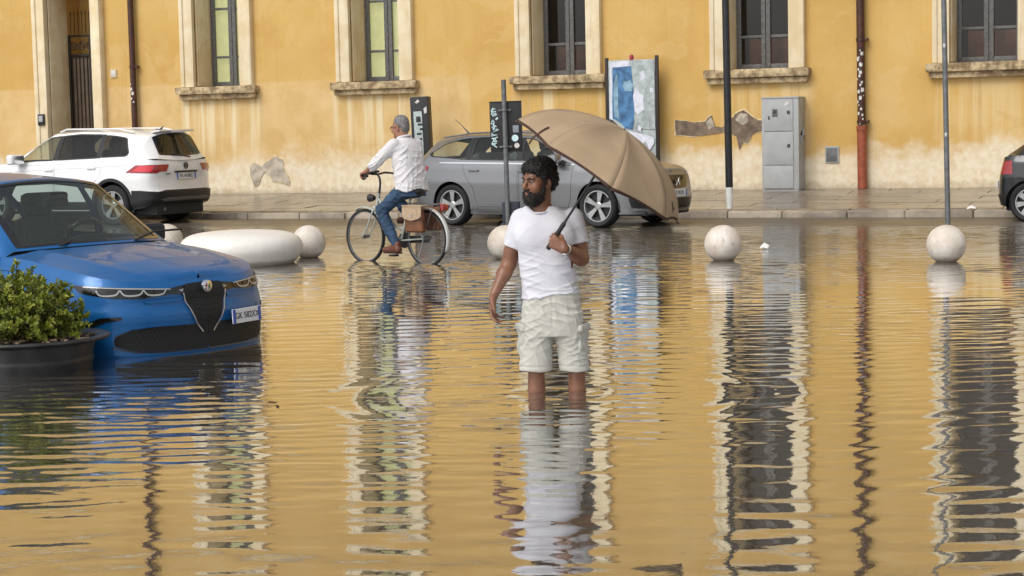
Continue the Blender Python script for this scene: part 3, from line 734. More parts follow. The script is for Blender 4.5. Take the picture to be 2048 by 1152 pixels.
def round_poly(poly, r, n=4):
    out = []; P = [np.asarray(p, float) for p in poly]; k = len(P)
    for i in range(k):
        a, p, b = P[i - 1], P[i], P[(i + 1) % k]
        da, db = np.linalg.norm(a - p), np.linalg.norm(b - p); d = min(r, da * .45, db * .45)
        s, e = p + (a - p) / da * d, p + (b - p) / db * d
        for j in range(n + 1):
            t = j / n; out.append(tuple((1 - t) ** 2 * s + 2 * t * (1 - t) * p + t * t * e))
    return out
def cdt(outer, holes, cell):
    loops = [dense(outer, cell)] + [dense(h, cell) for h in holes]
    pts = []; edges = []
    for L in loops:
        n0 = len(pts); pts += list(L); edges += [(n0 + i, n0 + (i + 1) % len(L)) for i in range(len(L))]
    lo, hi = np.min(loops[0], 0), np.max(loops[0], 0)
    g = np.stack(np.meshgrid(np.arange(lo[0] + cell * .5, hi[0], cell), np.arange(lo[1] + cell * .5, hi[1], cell)), -1).reshape(-1, 2)
    if len(g):
        ok = pip(g[:, 0], g[:, 1], loops[0])
        bp = np.array(pts)
        g = g[ok]
        if len(g):
            dmin = np.array([np.min(np.hypot(*(bp - q).T)) for q in g]); g = g[dmin > cell * .45]
            pts += list(g)
    vo, eo, fo, *_ = geometry.delaunay_2d_cdt([Vector(p) for p in pts], edges, [], 0, 1e-6)
    vo = np.array([tuple(v) for v in vo]); fo = np.array([f for f in fo if len(f) == 3])
    c = vo[fo].mean(1); ok = pip(c[:, 0], c[:, 1], loops[0])
    for L in loops[1:]: ok &= ~pip(c[:, 0], c[:, 1], L)
    fo = fo[ok]
    a = vo[fo]; ar = (a[:, 1, 0] - a[:, 0, 0]) * (a[:, 2, 1] - a[:, 0, 1]) - (a[:, 1, 1] - a[:, 0, 1]) * (a[:, 2, 0] - a[:, 0, 0])
    fo = fo[np.abs(ar) > 1e-9]; ar = ar[np.abs(ar) > 1e-9]; fo[ar < 0] = fo[ar < 0][:, ::-1]
    us = np.unique(fo); mp = -np.ones(len(vo), int); mp[us] = np.arange(len(us))
    return vo[us], mp[fo]
class Geo:
    def __init__(s): s.V = []; s.N = []; s.F = []; s.n = 0
    def add(s, V, N, F):
        s.V.append(np.asarray(V)); s.N.append(np.asarray(N)); s.F += [tuple(int(i) + s.n for i in f) for f in F]; s.n += len(V)
    def mirrored(s):
        g = Geo(); m = np.array([1, -1, 1.])
        for V, N in zip(s.V, s.N): g.V.append(V * m); g.N.append(N * m)
        g.F = [f[::-1] for f in s.F]; g.n = s.n; return g
    def both(s):
        g = Geo(); h = s.mirrored()
        g.V = s.V + h.V; g.N = s.N + h.N; g.F = s.F + [tuple(i + s.n for i in f) for f in h.F]; g.n = 2 * s.n; return g
    def obj(s, name, m, parent, weld=False):
        V, N, F = np.concatenate(s.V), np.concatenate(s.N), s.F
        if weld:                             # join the two halves along the centre line
            mp = {}; new = np.arange(len(V))
            for i in np.where(np.abs(V[:, 1]) < 1e-5)[0]:
                k = (round(V[i, 0], 4), round(V[i, 2], 4)); new[i] = mp.setdefault(k, i)
            F = [tuple(dict.fromkeys(int(new[j]) for j in f)) for f in F]; F = [f for f in F if len(f) > 2]
            us = np.unique([j for f in F for j in f]); re_ = -np.ones(len(V), int); re_[us] = np.arange(len(us))
            N = N.copy(); c = np.abs(V[:, 1]) < 1e-5; N[c, 1] = 0
            V, N, F = V[us], N[us], [tuple(int(re_[j]) for j in f) for f in F]
        return mesh(name, V, F, m, parent, N)
def surf(S, P, sc, flip):
    a, b = P[:, 0] / sc[0], P[:, 1] / sc[1]; e = 2e-3
    du = S(a + e, b) - S(a - e, b); dv = S(a, b + e) - S(a, b - e); n = np.cross(du, dv); l = np.linalg.norm(n, axis=1, keepdims=True)
    bad = l[:, 0] < 1e-10; n = n / np.maximum(l, 1e-12); n[bad] = (0, 0, 1)
    return S(a, b), (-n if flip else n)
def sheet(g, S, outer, holes=(), cell=.05, sc=(1, 1), flip=False, off=0.0, th=0.0):
    f = lambda L: [(p[0] * sc[0], p[1] * sc[1]) for p in L]
    uv, F = cdt(f(outer), [f(h) for h in holes], cell)
    P, N = surf(S, uv, sc, flip); P = P + N * off
    if flip: F = F[:, ::-1]
    g.add(P, N, F)
    if th:                                   # rims round the outline
        for L in [outer] + list(holes):
            L = dense(f(L), cell); P, N = surf(S, L, sc, flip); n = len(L)
            A = P + N * off; Bq = P + N * (off - th); t = np.roll(A, -1, 0) - np.roll(A, 1, 0); sn = np.cross(t, N); sn /= np.maximum(np.linalg.norm(sn, axis=1, keepdims=True), 1e-9)
            g.add(np.concatenate([A, Bq]), np.concatenate([sn, sn]), [(i, (i + 1) % n, n + (i + 1) % n, n + i) for i in range(n)])
def ribbon(g, S, pts, wd, closed=False, cell=.03, sc=(1, 1), flip=False, off=.002, th=.0):
    L = dense([(p[0] * sc[0], p[1] * sc[1]) for p in pts], cell, closed); n = len(L)
    if closed: t = np.roll(L, -1, 0) - np.roll(L, 1, 0)
    else: t = np.gradient(L, axis=0)
    t /= np.maximum(np.linalg.norm(t, axis=1, keepdims=True), 1e-9); nn = np.stack([-t[:, 1], t[:, 0]], 1)
    A, NA = surf(S, L + nn * wd / 2, sc, flip); C, NC = surf(S, L - nn * wd / 2, sc, flip)
    A = A + NA * off; C = C + NC * off
    k = n if closed else n - 1
    F = [(n + i, n + (i + 1) % n, (i + 1) % n, i) for i in range(k)]
    if flip: F = [f[::-1] for f in F]
    g.add(np.concatenate([A, C]), np.concatenate([NA, NC]), F)

class Car:
    """half body: a band wrapped round the plan outline, a bonnet and a greenhouse lofted between guide curves"""
    def __init__(s, plan, side, front, rear, green, cowl, hood, wheels, wr, wy, ww):
        P = catmull(plan, 24); P[0, 1] = 0; P[-1, 1] = 0
        d = np.hypot(*np.diff(P[:, :2], axis=0).T); t = np.concatenate([[0], np.cumsum(d)]); s.T = t[-1]
        s.tt = np.linspace(0, s.T, 700); s.px, s.py, s.zb, s.zt = (np.interp(s.tt, t, P[:, i]) for i in range(4))
        ker = np.hanning(15); ker /= ker.sum()
        sm = lambda a: np.convolve(np.pad(a, 7, 'edge'), ker, 'valid')
        tx, ty = np.gradient(s.px), np.gradient(s.py); l = np.hypot(tx, ty); s.nx, s.ny = sm(ty / l), sm(-tx / l)
        s.nx[0], s.ny[0], s.nx[-1], s.ny[-1] = 1, 0, -1, 0
        l = np.hypot(s.nx, s.ny); s.nx /= l; s.ny /= l
        hh = np.linspace(0, 1, 101)
        def prof(p):
            a = np.interp(hh, [q[0] for q in p], [q[1] for q in p]); k = np.hanning(9); k /= k.sum(); return np.convolve(np.pad(a, 4, 'edge'), k, 'valid')
        s.hh, s.pf, s.ps, s.pr = hh, prof(front), prof(side), prof(rear)
        s.imax = int(np.argmax(s.py)); s.wheels, s.wr, s.wy, s.ww = wheels, wr, wy, ww; s.cowl, s.hood = cowl, hood
        # greenhouse guides
        bt = []
        for k in green:
            b = s.band(np.array([s.tS(k[0])]), np.array([9.]))[0]; c = k[1] if k[1] else tuple(b); bt.append((*b, *c, *k[2]))
        G = np.array(bt); dd = np.linalg.norm(np.diff(G[:, 3:6], axis=0), axis=1); dc = np.hypot(*np.diff(G[:, 6:8], axis=0).T)
        s.gk = np.concatenate([[0], np.cumsum((dd + dc) / 2)]); s.gs_ = np.linspace(0, s.gk[-1], 500)
        k2 = np.hanning(2 * max(3, int(.07 / (s.gk[-1] / 499))) + 1); k2 /= k2.sum(); m = len(k2) // 2
        s.G = []
        for i in range(8):
            a = np.interp(s.gs_, s.gk, G[:, i]); ext = np.concatenate([a[0] - (a[1:m + 1] - a[0])[::-1], a, a[-1] - (a[-m - 1:-1] - a[-1])[::-1]]); s.G.append(np.convolve(ext, k2, 'valid'))
    def tS(s, x): return float(np.interp(-x, -s.px, s.tt))
    def tF(s, y): return float(np.interp(y, s.py[:s.imax], s.tt[:s.imax]))
    def tR(s, y): return float(np.interp(-y, -s.py[s.imax:], s.tt[s.imax:]))
    def band(s, t, z):
        I = lambda a: np.interp(t, s.tt, a)
        zb, zt, nx, ny = I(s.zb), I(s.zt), I(s.nx), I(s.ny); z = np.minimum(z, zt); h = np.clip((z - zb) / (zt - zb), 0, 1)
        wf = np.where(nx > 0, nx * nx, 0); wr = np.where(nx < 0, nx * nx, 0); ws = 1 - wf - wr
        ins = wf * np.interp(h, s.hh, s.pf) + ws * np.interp(h, s.hh, s.ps) + wr * np.interp(h, s.hh, s.pr)
        y = np.where((t <= 1e-6) | (t >= s.T - 1e-6), 0, I(s.py) - ny * ins)
        return np.stack([I(s.px) - nx * ins, np.maximum(y, 0), z], -1)
    def bandx(s, t, z):                        # unclamped below/above for normals
        return s.band(t, z)
    def green(s, a, v):
        g = [np.interp(a, s.gs_, q) for q in s.G]; B_ = np.stack(g[0:3], -1); C_ = np.stack(g[3:6], -1); T_ = np.stack([g[6], 0 * g[6], g[7]], -1)
        lo = np.clip(v, 0, 1)[:, None]; hi = np.clip(v - 1, 0, 1)[:, None]
        side = B_ + (C_ - B_) * lo; side[:, 1] += .035 * np.sin(PI * lo[:, 0]) * np.clip((C_ - B_)[:, 2] / .35, 0, 1)
        u = 1 - (1 - hi) ** 2.2
        top = C_ + (T_ - C_) * np.concatenate([u * .75 + hi * .25, hi, u], 1)
        return np.where(v[:, None] <= 1, side, top)
    def gs(s, x, v):
        gx = s.G[0] + (s.G[3] - s.G[0]) * min(v, 1) if v <= 1 else s.G[3] + (s.G[6] - s.G[3]) * (v - 1)
        return float(np.interp(-x, -gx, s.gs_))
    def ztop(s, t): return np.interp(t, s.tt, s.zt)
    def side_poly(s, pts): return [(s.tS(x), z) for x, z in pts]
    def hood_surf(s, x, y):
        tc = s.tS(s.cowl[0]); tt = np.linspace(0, tc, 200); E = s.band(tt, np.full(200, 9.)); o = np.argsort(E[:, 0])
        yb = np.interp(x, E[o, 0], E[o, 1]); zb = np.interp(x, E[o, 0], E[o, 2]); xf = E[0, 0]
        xs_, zs_ = zip(*s.hood); zc = np.interp(x, xs_, zs_)
        k = np.clip(np.abs(y) / np.maximum(yb, 1e-4), 0, 1)
        crease = .012 * np.exp(-((k - .72) / .08) ** 2) * np.clip((xf - x) / .5, 0, 1)
        return np.stack([x, y, zc + (zb - zc) * k ** 2.4 + crease], -1)

GW, GV = 1.0, .55                            # metric scale of the greenhouse domain
def panel(car, polys, m, name, parent, S='band', off=.003, th=.012, mirror=True, cell=.05, holes=()):
    sc = (1, 1) if S == 'band' else (GW, GV); f = car.band if S == 'band' else car.green
    g = Geo()
    for p in polys: sheet(g, f, p, holes, cell, sc, False, off, th)
    o = [g.obj(name, m, parent)]
    if mirror: o.append(g.mirrored().obj(name, m, parent))
    return o

def wheel_meshes(name, r, w, rim_r, spokes, style):
    bb = B(); h = w / 2
    bb.lathe([(rim_r - .01, -h + .02), (rim_r + .012, -h), (r - .035, -h - .006), (r - .008, -h + .022), (r, -h + .05), (r, h - .05), (r - .008, h - .022), (r - .035, h + .006), (rim_r + .012, h), (rim_r - .01, h - .02)], 40, (0, 0, 0), 'Y')
    o = bb.obj('tyre', M['rubber']); ty = o.data; bpy.data.objects.remove(o)
    bb = B()
    bb.lathe([(rim_r + .004, -h + .012), (rim_r - .016, -h + .012), (rim_r - .03, -h + .05), (rim_r - .035, h - .06)], 40, (0, 0, 0), 'Y')
    yo = -h + .03
    for i in range(spokes):
        a = 2 * PI * i / spokes + .3
        for da, wd in (((-.11, .034), (.11, .034)) if style == 'double' else ((0, .052),)):
            L = rim_r - .05
            m_ = Matrix.Rotation(-(a + da), 3, 'Y')
            pts = [Vector((.045, yo, -wd * .45)), Vector((L + .03, yo - .006, -wd * .62)), Vector((L + .03, yo - .006, wd * .62)), Vector((.045, yo, wd * .45))]
            bb.poly([m_ @ p for p in pts], (0, .03, 0))
    bb.lathe([(0, yo - .012), (.045, yo - .010), (.06, yo), (.06, yo + .03), (0, yo + .03)], 20, (0, 0, 0), 'Y')
    o = bb.obj('rim', M['rim'], angle=30); rm = o.data; bpy.data.objects.remove(o)
    bb = B(); bb.lathe([(0, -h + .085), (rim_r - .03, -h + .085), (rim_r - .03, h - .03), (0, h - .03)], 32, (0, 0, 0), 'Y'); o = bb.obj('wheel', M['rim_dark']); hb = o.data; bpy.data.objects.remove(o)
    return ty, rm, hb
def add_wheels(root, car, meshes, steer=0):
    ty, rm, hb = meshes
    for xw in car.wheels:
        for sd_ in (-1, 1):
            o = link('wheel', hb, root, (xw, sd_ * (car.wy - car.ww / 2), car.wr))
            o.rotation_euler = (0, rng.uniform(0, 3), 0 if sd_ < 0 else PI)
            if xw > 0 and steer: o.rotation_euler.z += steer
            link('tyre', ty, o); link('rim', rm, o)
def seats(root, spots, zb, m=None):
    for x, y, h in spots:
        bb = B(); bb.box((x + .22, y, zb + .1), (.52, .50, .20), .06); bb.box((x - .08, y, zb + .40), (.18, .48, .62), .07, rotm('Y', -14)); o = bb.obj('seat', m or M['seat'], root)
        b2 = B(); b2.box((x - .19, y, zb + .80), (.11, .27, .21), .05, rotm('Y', -10)); b2.obj('headrest', m or M['seat'], o)
def mirrors(root, x, y, z, m, sc=1.0):
    for s in (-1, 1):
        bb = B(); bb.box((x, s * y, z), (.15 * sc, .24 * sc, .16 * sc), .055, rotm('Z', s * -12), seg=3); o = bb.obj('side_mirror', m, root)
        b2 = B(); b2.box((x + .04, s * (y - .14), z - .07), (.09, .12, .05), .018); b2.obj('mirror_arm', M['black_plastic'], o)
        b3 = B(); b3.box((x - .078 * sc, s * y, z), (.012, .19 * sc, .12 * sc), .005, rotm('Z', s * -12)); b3.obj('mirror_glass', M['chrome'], o)
def handle(car, x, z, m, parents):
    for s, p in zip((1, -1), parents):
        q = car.band(np.array([car.tS(x)]), np.array([z]))[0]
        bb = B(); bb.box((q[0], s * (q[1] + .022), z), (.19, .018, .026), .008); bb.box((q[0] - .08, s * (q[1] + .01), z), (.02, .02, .02), .003); bb.box((q[0] + .08, s * (q[1] + .01), z), (.02, .02, .02), .003); bb.obj('handle', m, p)
def plate(root, c, rz, tilt, glyphs, name='licence_plate', wd=.52, blue=True):
    """c centre; facing +x rotated by rz"""
    m3 = Matrix.Rotation(rz, 3, 'Z') @ Matrix.Rotation(tilt, 3, 'Y')
    bb = B(); bb.box(c, (.012, wd, .112), .003, m3, seg=1); o = bb.obj(name, M['plate'], root)
    f = lambda dy, dz, dx=.008: Vector(c) + m3 @ Vector((dx, dy, dz))
    bb = B()
    for s in (-1, 1): bb.box(f(s * (wd / 2 - .018), 0, .006), (.004, .034, .108), 0, m3)
    if blue: bb.obj('blue_band', M['plate_blue'], o)
    cv = bpy.data.curves.new('plate_text', 'FONT'); cv.body = glyphs; cv.size = .088 * min(1, wd / .47); cv.align_x = 'CENTER'; cv.align_y = 'CENTER'; cv.extrude = .0015
    tc_ = link('plate_text', cv, o); bpy.context.view_layer.update(); me_ = bpy.data.meshes.new_from_object(tc_.evaluated_get(bpy.context.evaluated_depsgraph_get())); bpy.data.objects.remove(tc_); bpy.data.curves.remove(cv)
    me_.materials.clear(); me_.materials.append(M['ink']); t = tag(link('plate_text', me_, o), kind='stuff')
    t.matrix_local = Matrix.Translation(f(0, 0, .008)) @ (m3 @ Matrix(((0, 0, 1), (1, 0, 0), (0, 1, 0)))).to_4x4()
    return o
def circ(cx, cz, r, n=40): return [(cx + r * math.cos(2 * PI * i / n), cz + r * math.sin(2 * PI * i / n)) for i in range(n)]

def build_car(name, label, loc, rz, car, pm, spec, tilt=0):
    root = thing(name, label, 'car', loc, rz); root.rotation_euler = (0, tilt, rz)
    T = car.T
    tt = np.linspace(0, T, 120)
    outer = [(t, np.interp(t, car.tt, car.zb)) for t in tt] + [(t, car.ztop(t)) for t in tt[::-1]]
    arch = [circ(car.tS(x), car.wr + .005, spec.get('arch', car.wr + .055)) for x in car.wheels]
    cuts = spec.get('doors', []); holes = arch + [car.side_poly(d) for d in cuts] + [h for h in spec.get('band_holes', [])]
    g = Geo(); sheet(g, car.band, outer, holes, .055)
    # folded lips: sill underside, arch returns, shoulder shelf
    for line, dz, din in ((outer[:120], -.0, .12), (outer[120:], -.01, .10)):
        L = np.array(line); P = car.band(L[:, 0], L[:, 1]); nx, ny = np.interp(L[:, 0], car.tt, car.nx), np.interp(L[:, 0], car.tt, car.ny)
        Q = P - np.stack([nx * din, ny * din, np.full(len(L), -dz)], -1); Q[:, 1] = np.maximum(Q[:, 1], 0); n = len(L)
        g.add(np.concatenate([P, Q]), np.tile((0, 0, 1.), (2 * n, 1)), [(i, i + 1, n + i + 1, n + i) for i in range(n - 1)])
    # greenhouse
    S1 = car.gk[-1]; dl = spec['dlo']; ws = spec['screen']; rs = spec['rear_screen']
    go = [(0, 0), (S1, 0), (S1, 2), (0, 2)]
    gh = [p for p in dl] + [ws, rs]
    sheet(g, car.green, go, gh, .05, (GW, GV), False)
    # bonnet
    tc = car.tS(car.cowl[0]); E = car.band(np.linspace(0, tc, 90), np.full(90, 9.))
    cx = [(car.cowl[0] + car.cowl[1] * (1 - (y / E[-1, 1]) ** 2), y) for y in np.linspace(E[-1, 1], 0, 14)]
    ho = [(p[0], p[1]) for p in E] + cx[1:]
    full = g.both()
    full.obj('body', pm, root, True)
    hg = Geo(); sheet(hg, lambda a, b: car.hood_surf(a, b), ho, (), .06, flip=False)
    hb = hg.both(); hb.obj('bonnet', pm, root, True)
    # inner hull
    bb = B(); xr, xf = car.px[-1] + .16, car.px[0] - .16
    fh = spec.get('floor', .35)
    bb.box(((xr + xf) / 2, 0, fh - .08), (xf - xr, 2 * car.wy - 2 * car.ww - .06, .2), .03)
    for x0, x1, z1 in spec['hull']: bb.box(((x0 + x1) / 2, 0, (fh + z1) / 2), (x1 - x0, 2 * car.wy - .12 if (x0 > car.wheels[0] + .4 or x1 < car.wheels[1] - .4) and False else 2 * car.wy - 2 * car.ww - .05, z1 - fh), .04)
    bb.obj('cabin_shell', M['interior'], root)
    # wheel-arch liners
    for x in car.wheels:
        for sgn in (-1, 1):
            bb = B()
            a_ = np.linspace(-.25, PI + .25, 18); R_ = spec.get('arch', car.wr + .055) + .012
            r1 = [Vector((x + R_ * math.cos(q), sgn * (car.wy + .015 - spec.get('liner', .03)), car.wr + R_ * math.sin(q))) for q in a_]
            r2 = [Vector((p.x, sgn * (car.wy - car.ww - .06), p.z)) for p in r1]
            va, vb = [bb.bm.verts.new(p) for p in r1], [bb.bm.verts.new(p) for p in r2]
            for i in range(len(va) - 1): bb.bm.faces.new((va[i], va[i + 1], vb[i + 1], vb[i]))
            bb.bm.faces.new(vb)
            bb.obj('arch_liner', M['black_plastic'], root)
    # doors
    doors = []
    for d in cuts:
        c = np.mean(d, 0); sh = []
        P = [np.asarray(p, float) for p in d]
        for i, p in enumerate(P):
            v = np.asarray(c) - p; sh.append(tuple(p + v / np.linalg.norm(v) * .006))
        doors.append(panel(car, [car.side_poly(sh)], pm, 'door', root, off=0, th=.02, cell=.06))
        panel(car, [car.side_poly([(p[0], p[1]) for p in d])], M['black_plastic'], 'door_seal', root, off=-.016, th=0, cell=.08)
    for (x, z), dd in zip(spec.get('handles', []), doors): handle(car, x, z, spec.get('handle_mat', pm), dd)
    # glass
    for i, p in enumerate(dl): panel(car, [p], spec.get('glass', [M['car_glass']] * 9)[i], 'side_window', root, 'green', -.004, 0)
    for p in spec.get('pillars', []): panel(car, [p], M['gloss_black'], 'pillar_trim', root, 'green', .002, .008)
    for p in dl:
        gk = Geo(); ribbon(gk, car.green, p, .026, True, .03, (GW, GV), False, .003)
        for q in (gk, gk.mirrored()): q.obj('window_trim', spec.get('trim', M['black_plastic']), root)
    for p, nm, gm_ in ((ws, 'windscreen', spec.get('ws_glass', M['car_glass'])), (rs, 'rear_window', spec.get('rs_glass', M['car_glass']))):
        q = Geo(); sheet(q, car.green, p, (), .05, (GW, GV), False, -.003); wso = q.both().obj(nm, gm_, root, True)
        q = Geo(); ribbon(q, car.green, [p[3], p[0], p[1], p[2]], .035, False, .03, (GW, GV), False, .002); q.both().obj('screen_border', M['gloss_black'], wso, True)
    return root, doors
# ------------------------------------------------------------------ the cars
SIDE = [(0, .075), (.10, .03), (.35, .012), (.60, .0), (.72, .014), (.86, .028), (1, .075)]
FRONT = [(0, .07), (.12, .02), (.35, .0), (.6, .012), (.8, .03), (.93, .055), (1, .10)]
REAR = [(0, .06), (.12, .01), (.3, .0), (.45, .02), (.7, .03), (.9, .04), (1, .06)]
def gp(c, x, v): return (c.gs(x, v), v)
def one(car, poly, m, name, parent, off=.004, th=.012, cell=.05, sm=0):
    g = Geo(); sheet(g, car.band, poly, (), cell, off=off, th=th); return g.both().obj(name, m, parent)
def ribs(car, lines, wd, m, name, parent, off=.012, mirror=True):
    g = Geo()
    for L in lines: ribbon(g, car.band, L, wd, off=off, cell=.02)
    return (g.both() if mirror else g).obj(name, m, parent)

# --- blue car in the flood
plan = [(2.24, 0, .28, .90), (2.215, .36, .275, .90), (2.10, .67, .265, .915), (1.86, .86, .26, .96), (1.50, .905, .25, 1.02), (1.0, .915, .24, 1.075), (0, .92, .24, 1.10), (-1, .92, .25, 1.125), (-1.7, .91, .28, 1.15), (-2.05, .85, .33, 1.15), (-2.22, .68, .36, 1.10), (-2.29, .3, .38, 1.08), (-2.3, 0, .38, 1.08)]
FB = [(0, .05), (.1, .0), (.3, .012), (.44, .012), (.53, .0), (.62, .004), (.72, .034), (.82, .034), (.94, .05), (1, .10)]
green = [(.88, (.86, .745, 1.115), (1.10, 1.14)), (.42, (.18, .62, 1.60), (.27, 1.66)), (-.5, (-.5, .61, 1.65), (-.5, 1.705)), (-1.2, (-1.2, .59, 1.62), (-1.2, 1.675)), (-1.85, (-1.80, .54, 1.50), (-1.85, 1.58)), (-2.08, (-2.18, .60, 1.13), (-2.27, 1.09))]
car = Car(plan, SIDE, FB, REAR, green, (.88, .24), [(.9, 1.15), (1.2, 1.125), (1.5, 1.09), (1.8, 1.04), (2.05, .975), (2.16, .93), (2.24, .90)], (1.32, -1.32), .345, .89, .225)
s1 = car.gk[1]; s4, s5 = car.gk[4], car.gk[5]
spec = dict(arch=.395, screen=[(.05, 1.06), (s1 - .04, 1.07), (s1 - .03, 2), (.05, 2)], rear_screen=[(s4 + .07, 1.12), (s5 - .07, 1.12), (s5 - .06, 2), (s4 + .07, 2)],
    dlo=[round_poly([(.26, .10), gp(car, -.03, .08), gp(car, -.07, .90), (s1 * .62, .86)], .05), round_poly([gp(car, -.12, .08), gp(car, -.98, .10), gp(car, -1.15, .72), gp(car, -1.0, .90), gp(car, -.13, .90)], .05), round_poly([gp(car, -1.10, .14), gp(car, -1.55, .30), gp(car, -1.45, .62), gp(car, -1.22, .74)], .05)],
    ws_glass=M['screen_glass'], hull=[(-2.0, .55, .55), (.55, 1.15, 1.0), (1.15, 1.95, .82)], handles=[(.12, .92), (-.92, .95)],
    doors=[[(.93, .45), (.97, .98), (-.05, 1.02), (-.05, .34), (.86, .34)], [(-.075, .34), (-.075, 1.02), (-1.15, 1.05), (-1.06, .82), (-.90, .66), (-.84, .34)]])
bl, drs = build_car('blue_car', 'glossy blue car standing in the flood water up to its bumper', (-9.33, 12.69, -.334), R(-17.5), car, M['blue_paint'], spec)
add_wheels(bl, car, wheel_meshes('blue', .345, .225, .235, 5, 'double'))
tF, tS, tR = car.tF, car.tS, car.tR
hl = [(tF(.34), .797), (tF(.30), .842), (tF(.55), .858), (tS(1.95), .880), (tS(1.72), .893), (tS(1.80), .838), (tS(2.02), .796), (tF(.55), .782)]
heads = panel(car, [round_poly(hl, .03)], M['gloss_black'], 'headlight', bl, off=.006, th=.02)
for hd, sg in zip(heads, (1, -1)):
    g = Geo()
    t0, t1 = tF(.36), tS(1.93); n = 3; wdt = (t1 - t0) / n
    for i in range(n):
        c = t0 + wdt * (i + .5); k = wdt * .5; z = .802 + .006 * i
        ribbon(g, car.band, catmull([(c - k * .98, z + .036), (c - k * .72, z + .008), (c - k * .3, z), (c + k * .3, z), (c + k * .72, z + .010), (c + k * .98, z + .040)], 6), .011, off=.012, cell=.02)
    ribbon(g, car.band, [(tF(.32), .838), (tF(.55), .852), (tS(1.95), .872), (tS(1.83), .880)], .008, off=.012, cell=.02)
    (g if sg > 0 else g.mirrored()).obj('light_guide', M['drl'], hd)
    g = Geo()
    for i in range(3):
        c = t0 + wdt * (i + .5); sheet(g, car.band, circ(c, .83 + .006 * i, .013, 14), (), .02, off=.009)
    (g if sg > 0 else g.mirrored()).obj('lamp_lens', M['rim_dark'], hd)
one(car, [(0, .79), (0, .872), (tF(.12), .868), (tF(.31), .846), (tF(.33), .800), (tF(.2), .79)], M['gloss_black'], 'upper_slot', bl, .003, .006)
gr_ = one(car, round_poly([(0, .48), (0, .868), (tF(.175), .862), (tF(.21), .81), (tF(.19), .73), (tF(.12), .59), (tF(.05), .50)], .02), M['matt_black'], 'grille', bl, .010, .02)
ribs(car, [catmull([(tF(.212), .80), (tF(.192), .72), (tF(.122), .585), (tF(.052), .495)], 6)], .010, M['rim'], 'grille_trim', gr_, .018)
ribs(car, [[(0, .56 + .035 * i), (tF(min(.15, .05 + .018 * i)), .575 + .035 * i)] for i in range(8)], .005, M['black_plastic'], 'grille_bar', gr_, .014)
one(car, round_poly([(tF(.17), .84), (tF(.25), .825), (tF(.175), .795)], .01), M['lamp_clear'], 'grille_wing', bl, .008, .01)
lo = one(car, round_poly([(0, .372), (0, .555), (tF(.45), .562), (tF(.64), .550), (tF(.745), .50), (tF(.75), .44), (tF(.62), .392), (tF(.4), .378)], .03), M['matt_black'], 'lower_intake', bl, .004, .012)
L = []
for i in range(22):
    a = .02 + i * .036
    if a < .66: L.append([(tF(a), .39), (tF(min(.70, a + .09)), .545 if a < .55 else .51)]); L.append([(tF(min(.70, a + .09)), .40), (tF(a), .545)])
ribs(car, L, .005, M['black_plastic'], 'intake_mesh', lo, .007)
ribs(car, [[(tF(.10), .558), (tF(.45), .566), (tF(.64), .555), (tF(.74), .51)]], .009, M['gloss_black'], 'intake_trim', bl, .012)
ribs(car, [[(0, .366), (tF(.4), .371), (tF(.62), .384), (tF(.76), .43)]], .010, M['gloss_black'], 'lip_trim', bl, .012)
panel(car, [round_poly([(tF(.70), .632), (tF(.78), .622), (tF(.845), .575), (tF(.862), .48), (tF(.878), .475), (tF(.868), .60), (tF(.81), .652), (tF(.70), .655)], .02)], M['gloss_black'], 'air_curtain', bl, off=.004, th=.006)
panel(car, [[(tF(.22), .775), (tF(.55), .765), (tF(.53), .745), (tF(.24), .74)]], M['blue_paint'], 'crease_panel', bl, off=.012, th=.02)
bb = B(); bb.lathe([(0, -.004), (.047, -.004), (.047, .012), (.041, .016), (0, .016)], 28, (2.235, 0, .842), 'X'); bd = bb.obj('badge', M['chrome'], bl)
bb = B(); bb.poly([(2.252, -.002, .812), (2.252, -.034, .83), (2.252, -.034, .855), (2.252, -.002, .872)], (.003, 0, 0)); bb.obj('badge_field', mat('badge pale', (.6, .6, .6), .4), bd, smooth=False)
bb = B(); bb.box((2.254, -.018, .842), (.004, .008, .05)); bb.box((2.254, -.018, .846), (.004, .028, .008)); bb.obj('badge_cross', M['red_lamp'], bd, smooth=False)
bb = B(); bb.tube([(2.254, .010, .82), (2.254, .022, .835), (2.254, .012, .845), (2.254, .022, .86)], .004, 6); bb.obj('badge_serpent', mat('badge green', (.02, .12, .06), .4), bd)
P = car.band(np.array([tF(.45)]), np.array([.60]))[0]
plate(bl, (P[0] + .055, .39, .585), R(12), R(-3), 'GK 582XX', wd=.37)
mirrors(bl, .40, 1.00, 1.16, M['black_plastic'])
seats(bl, [(-.15, .37, .62), (-.15, -.37, .62)], .62); bb = B(); bb.box((-1.15, 0, .95), (.2, 1.2, .62), .08, rotm('Y', -16)); bb.obj('rear_seat', M['seat'], bl)
bb = B(); bb.box((.66, 0, 1.07), (.5, 1.30, .14), .06); bb.box((.44, .37, 1.13), (.16, .42, .10), .05); bb.obj('dashboard', M['interior'], bl)
bb = B(); m3 = rotm('Y', -62); bb.tube([Vector((.28, .37, 1.14)) + m3 @ Vector((.185 * math.cos(a), .185 * math.sin(a), 0)) for a in np.linspace(0, 2 * PI, 25)[:-1]], .017, 8, closed=True); bb.obj('steering_wheel', M['gloss_black'], bl)
bb = B(); bb.box((.40, 0, 1.515), (.14, .20, .07), .03); bb.box((.42, 0, 1.46), (.04, .24, .07), .02); bb.obj('interior_mirror', M['black_plastic'], bl)
for s in (-.45, .3):
    bb = B(); bb.tube([(1.05, s, 1.15), (.92, s + .30, 1.20), (.90, s + .62, 1.20)], .010, 6); bb.obj('wiper', M['black_plastic'], bl)

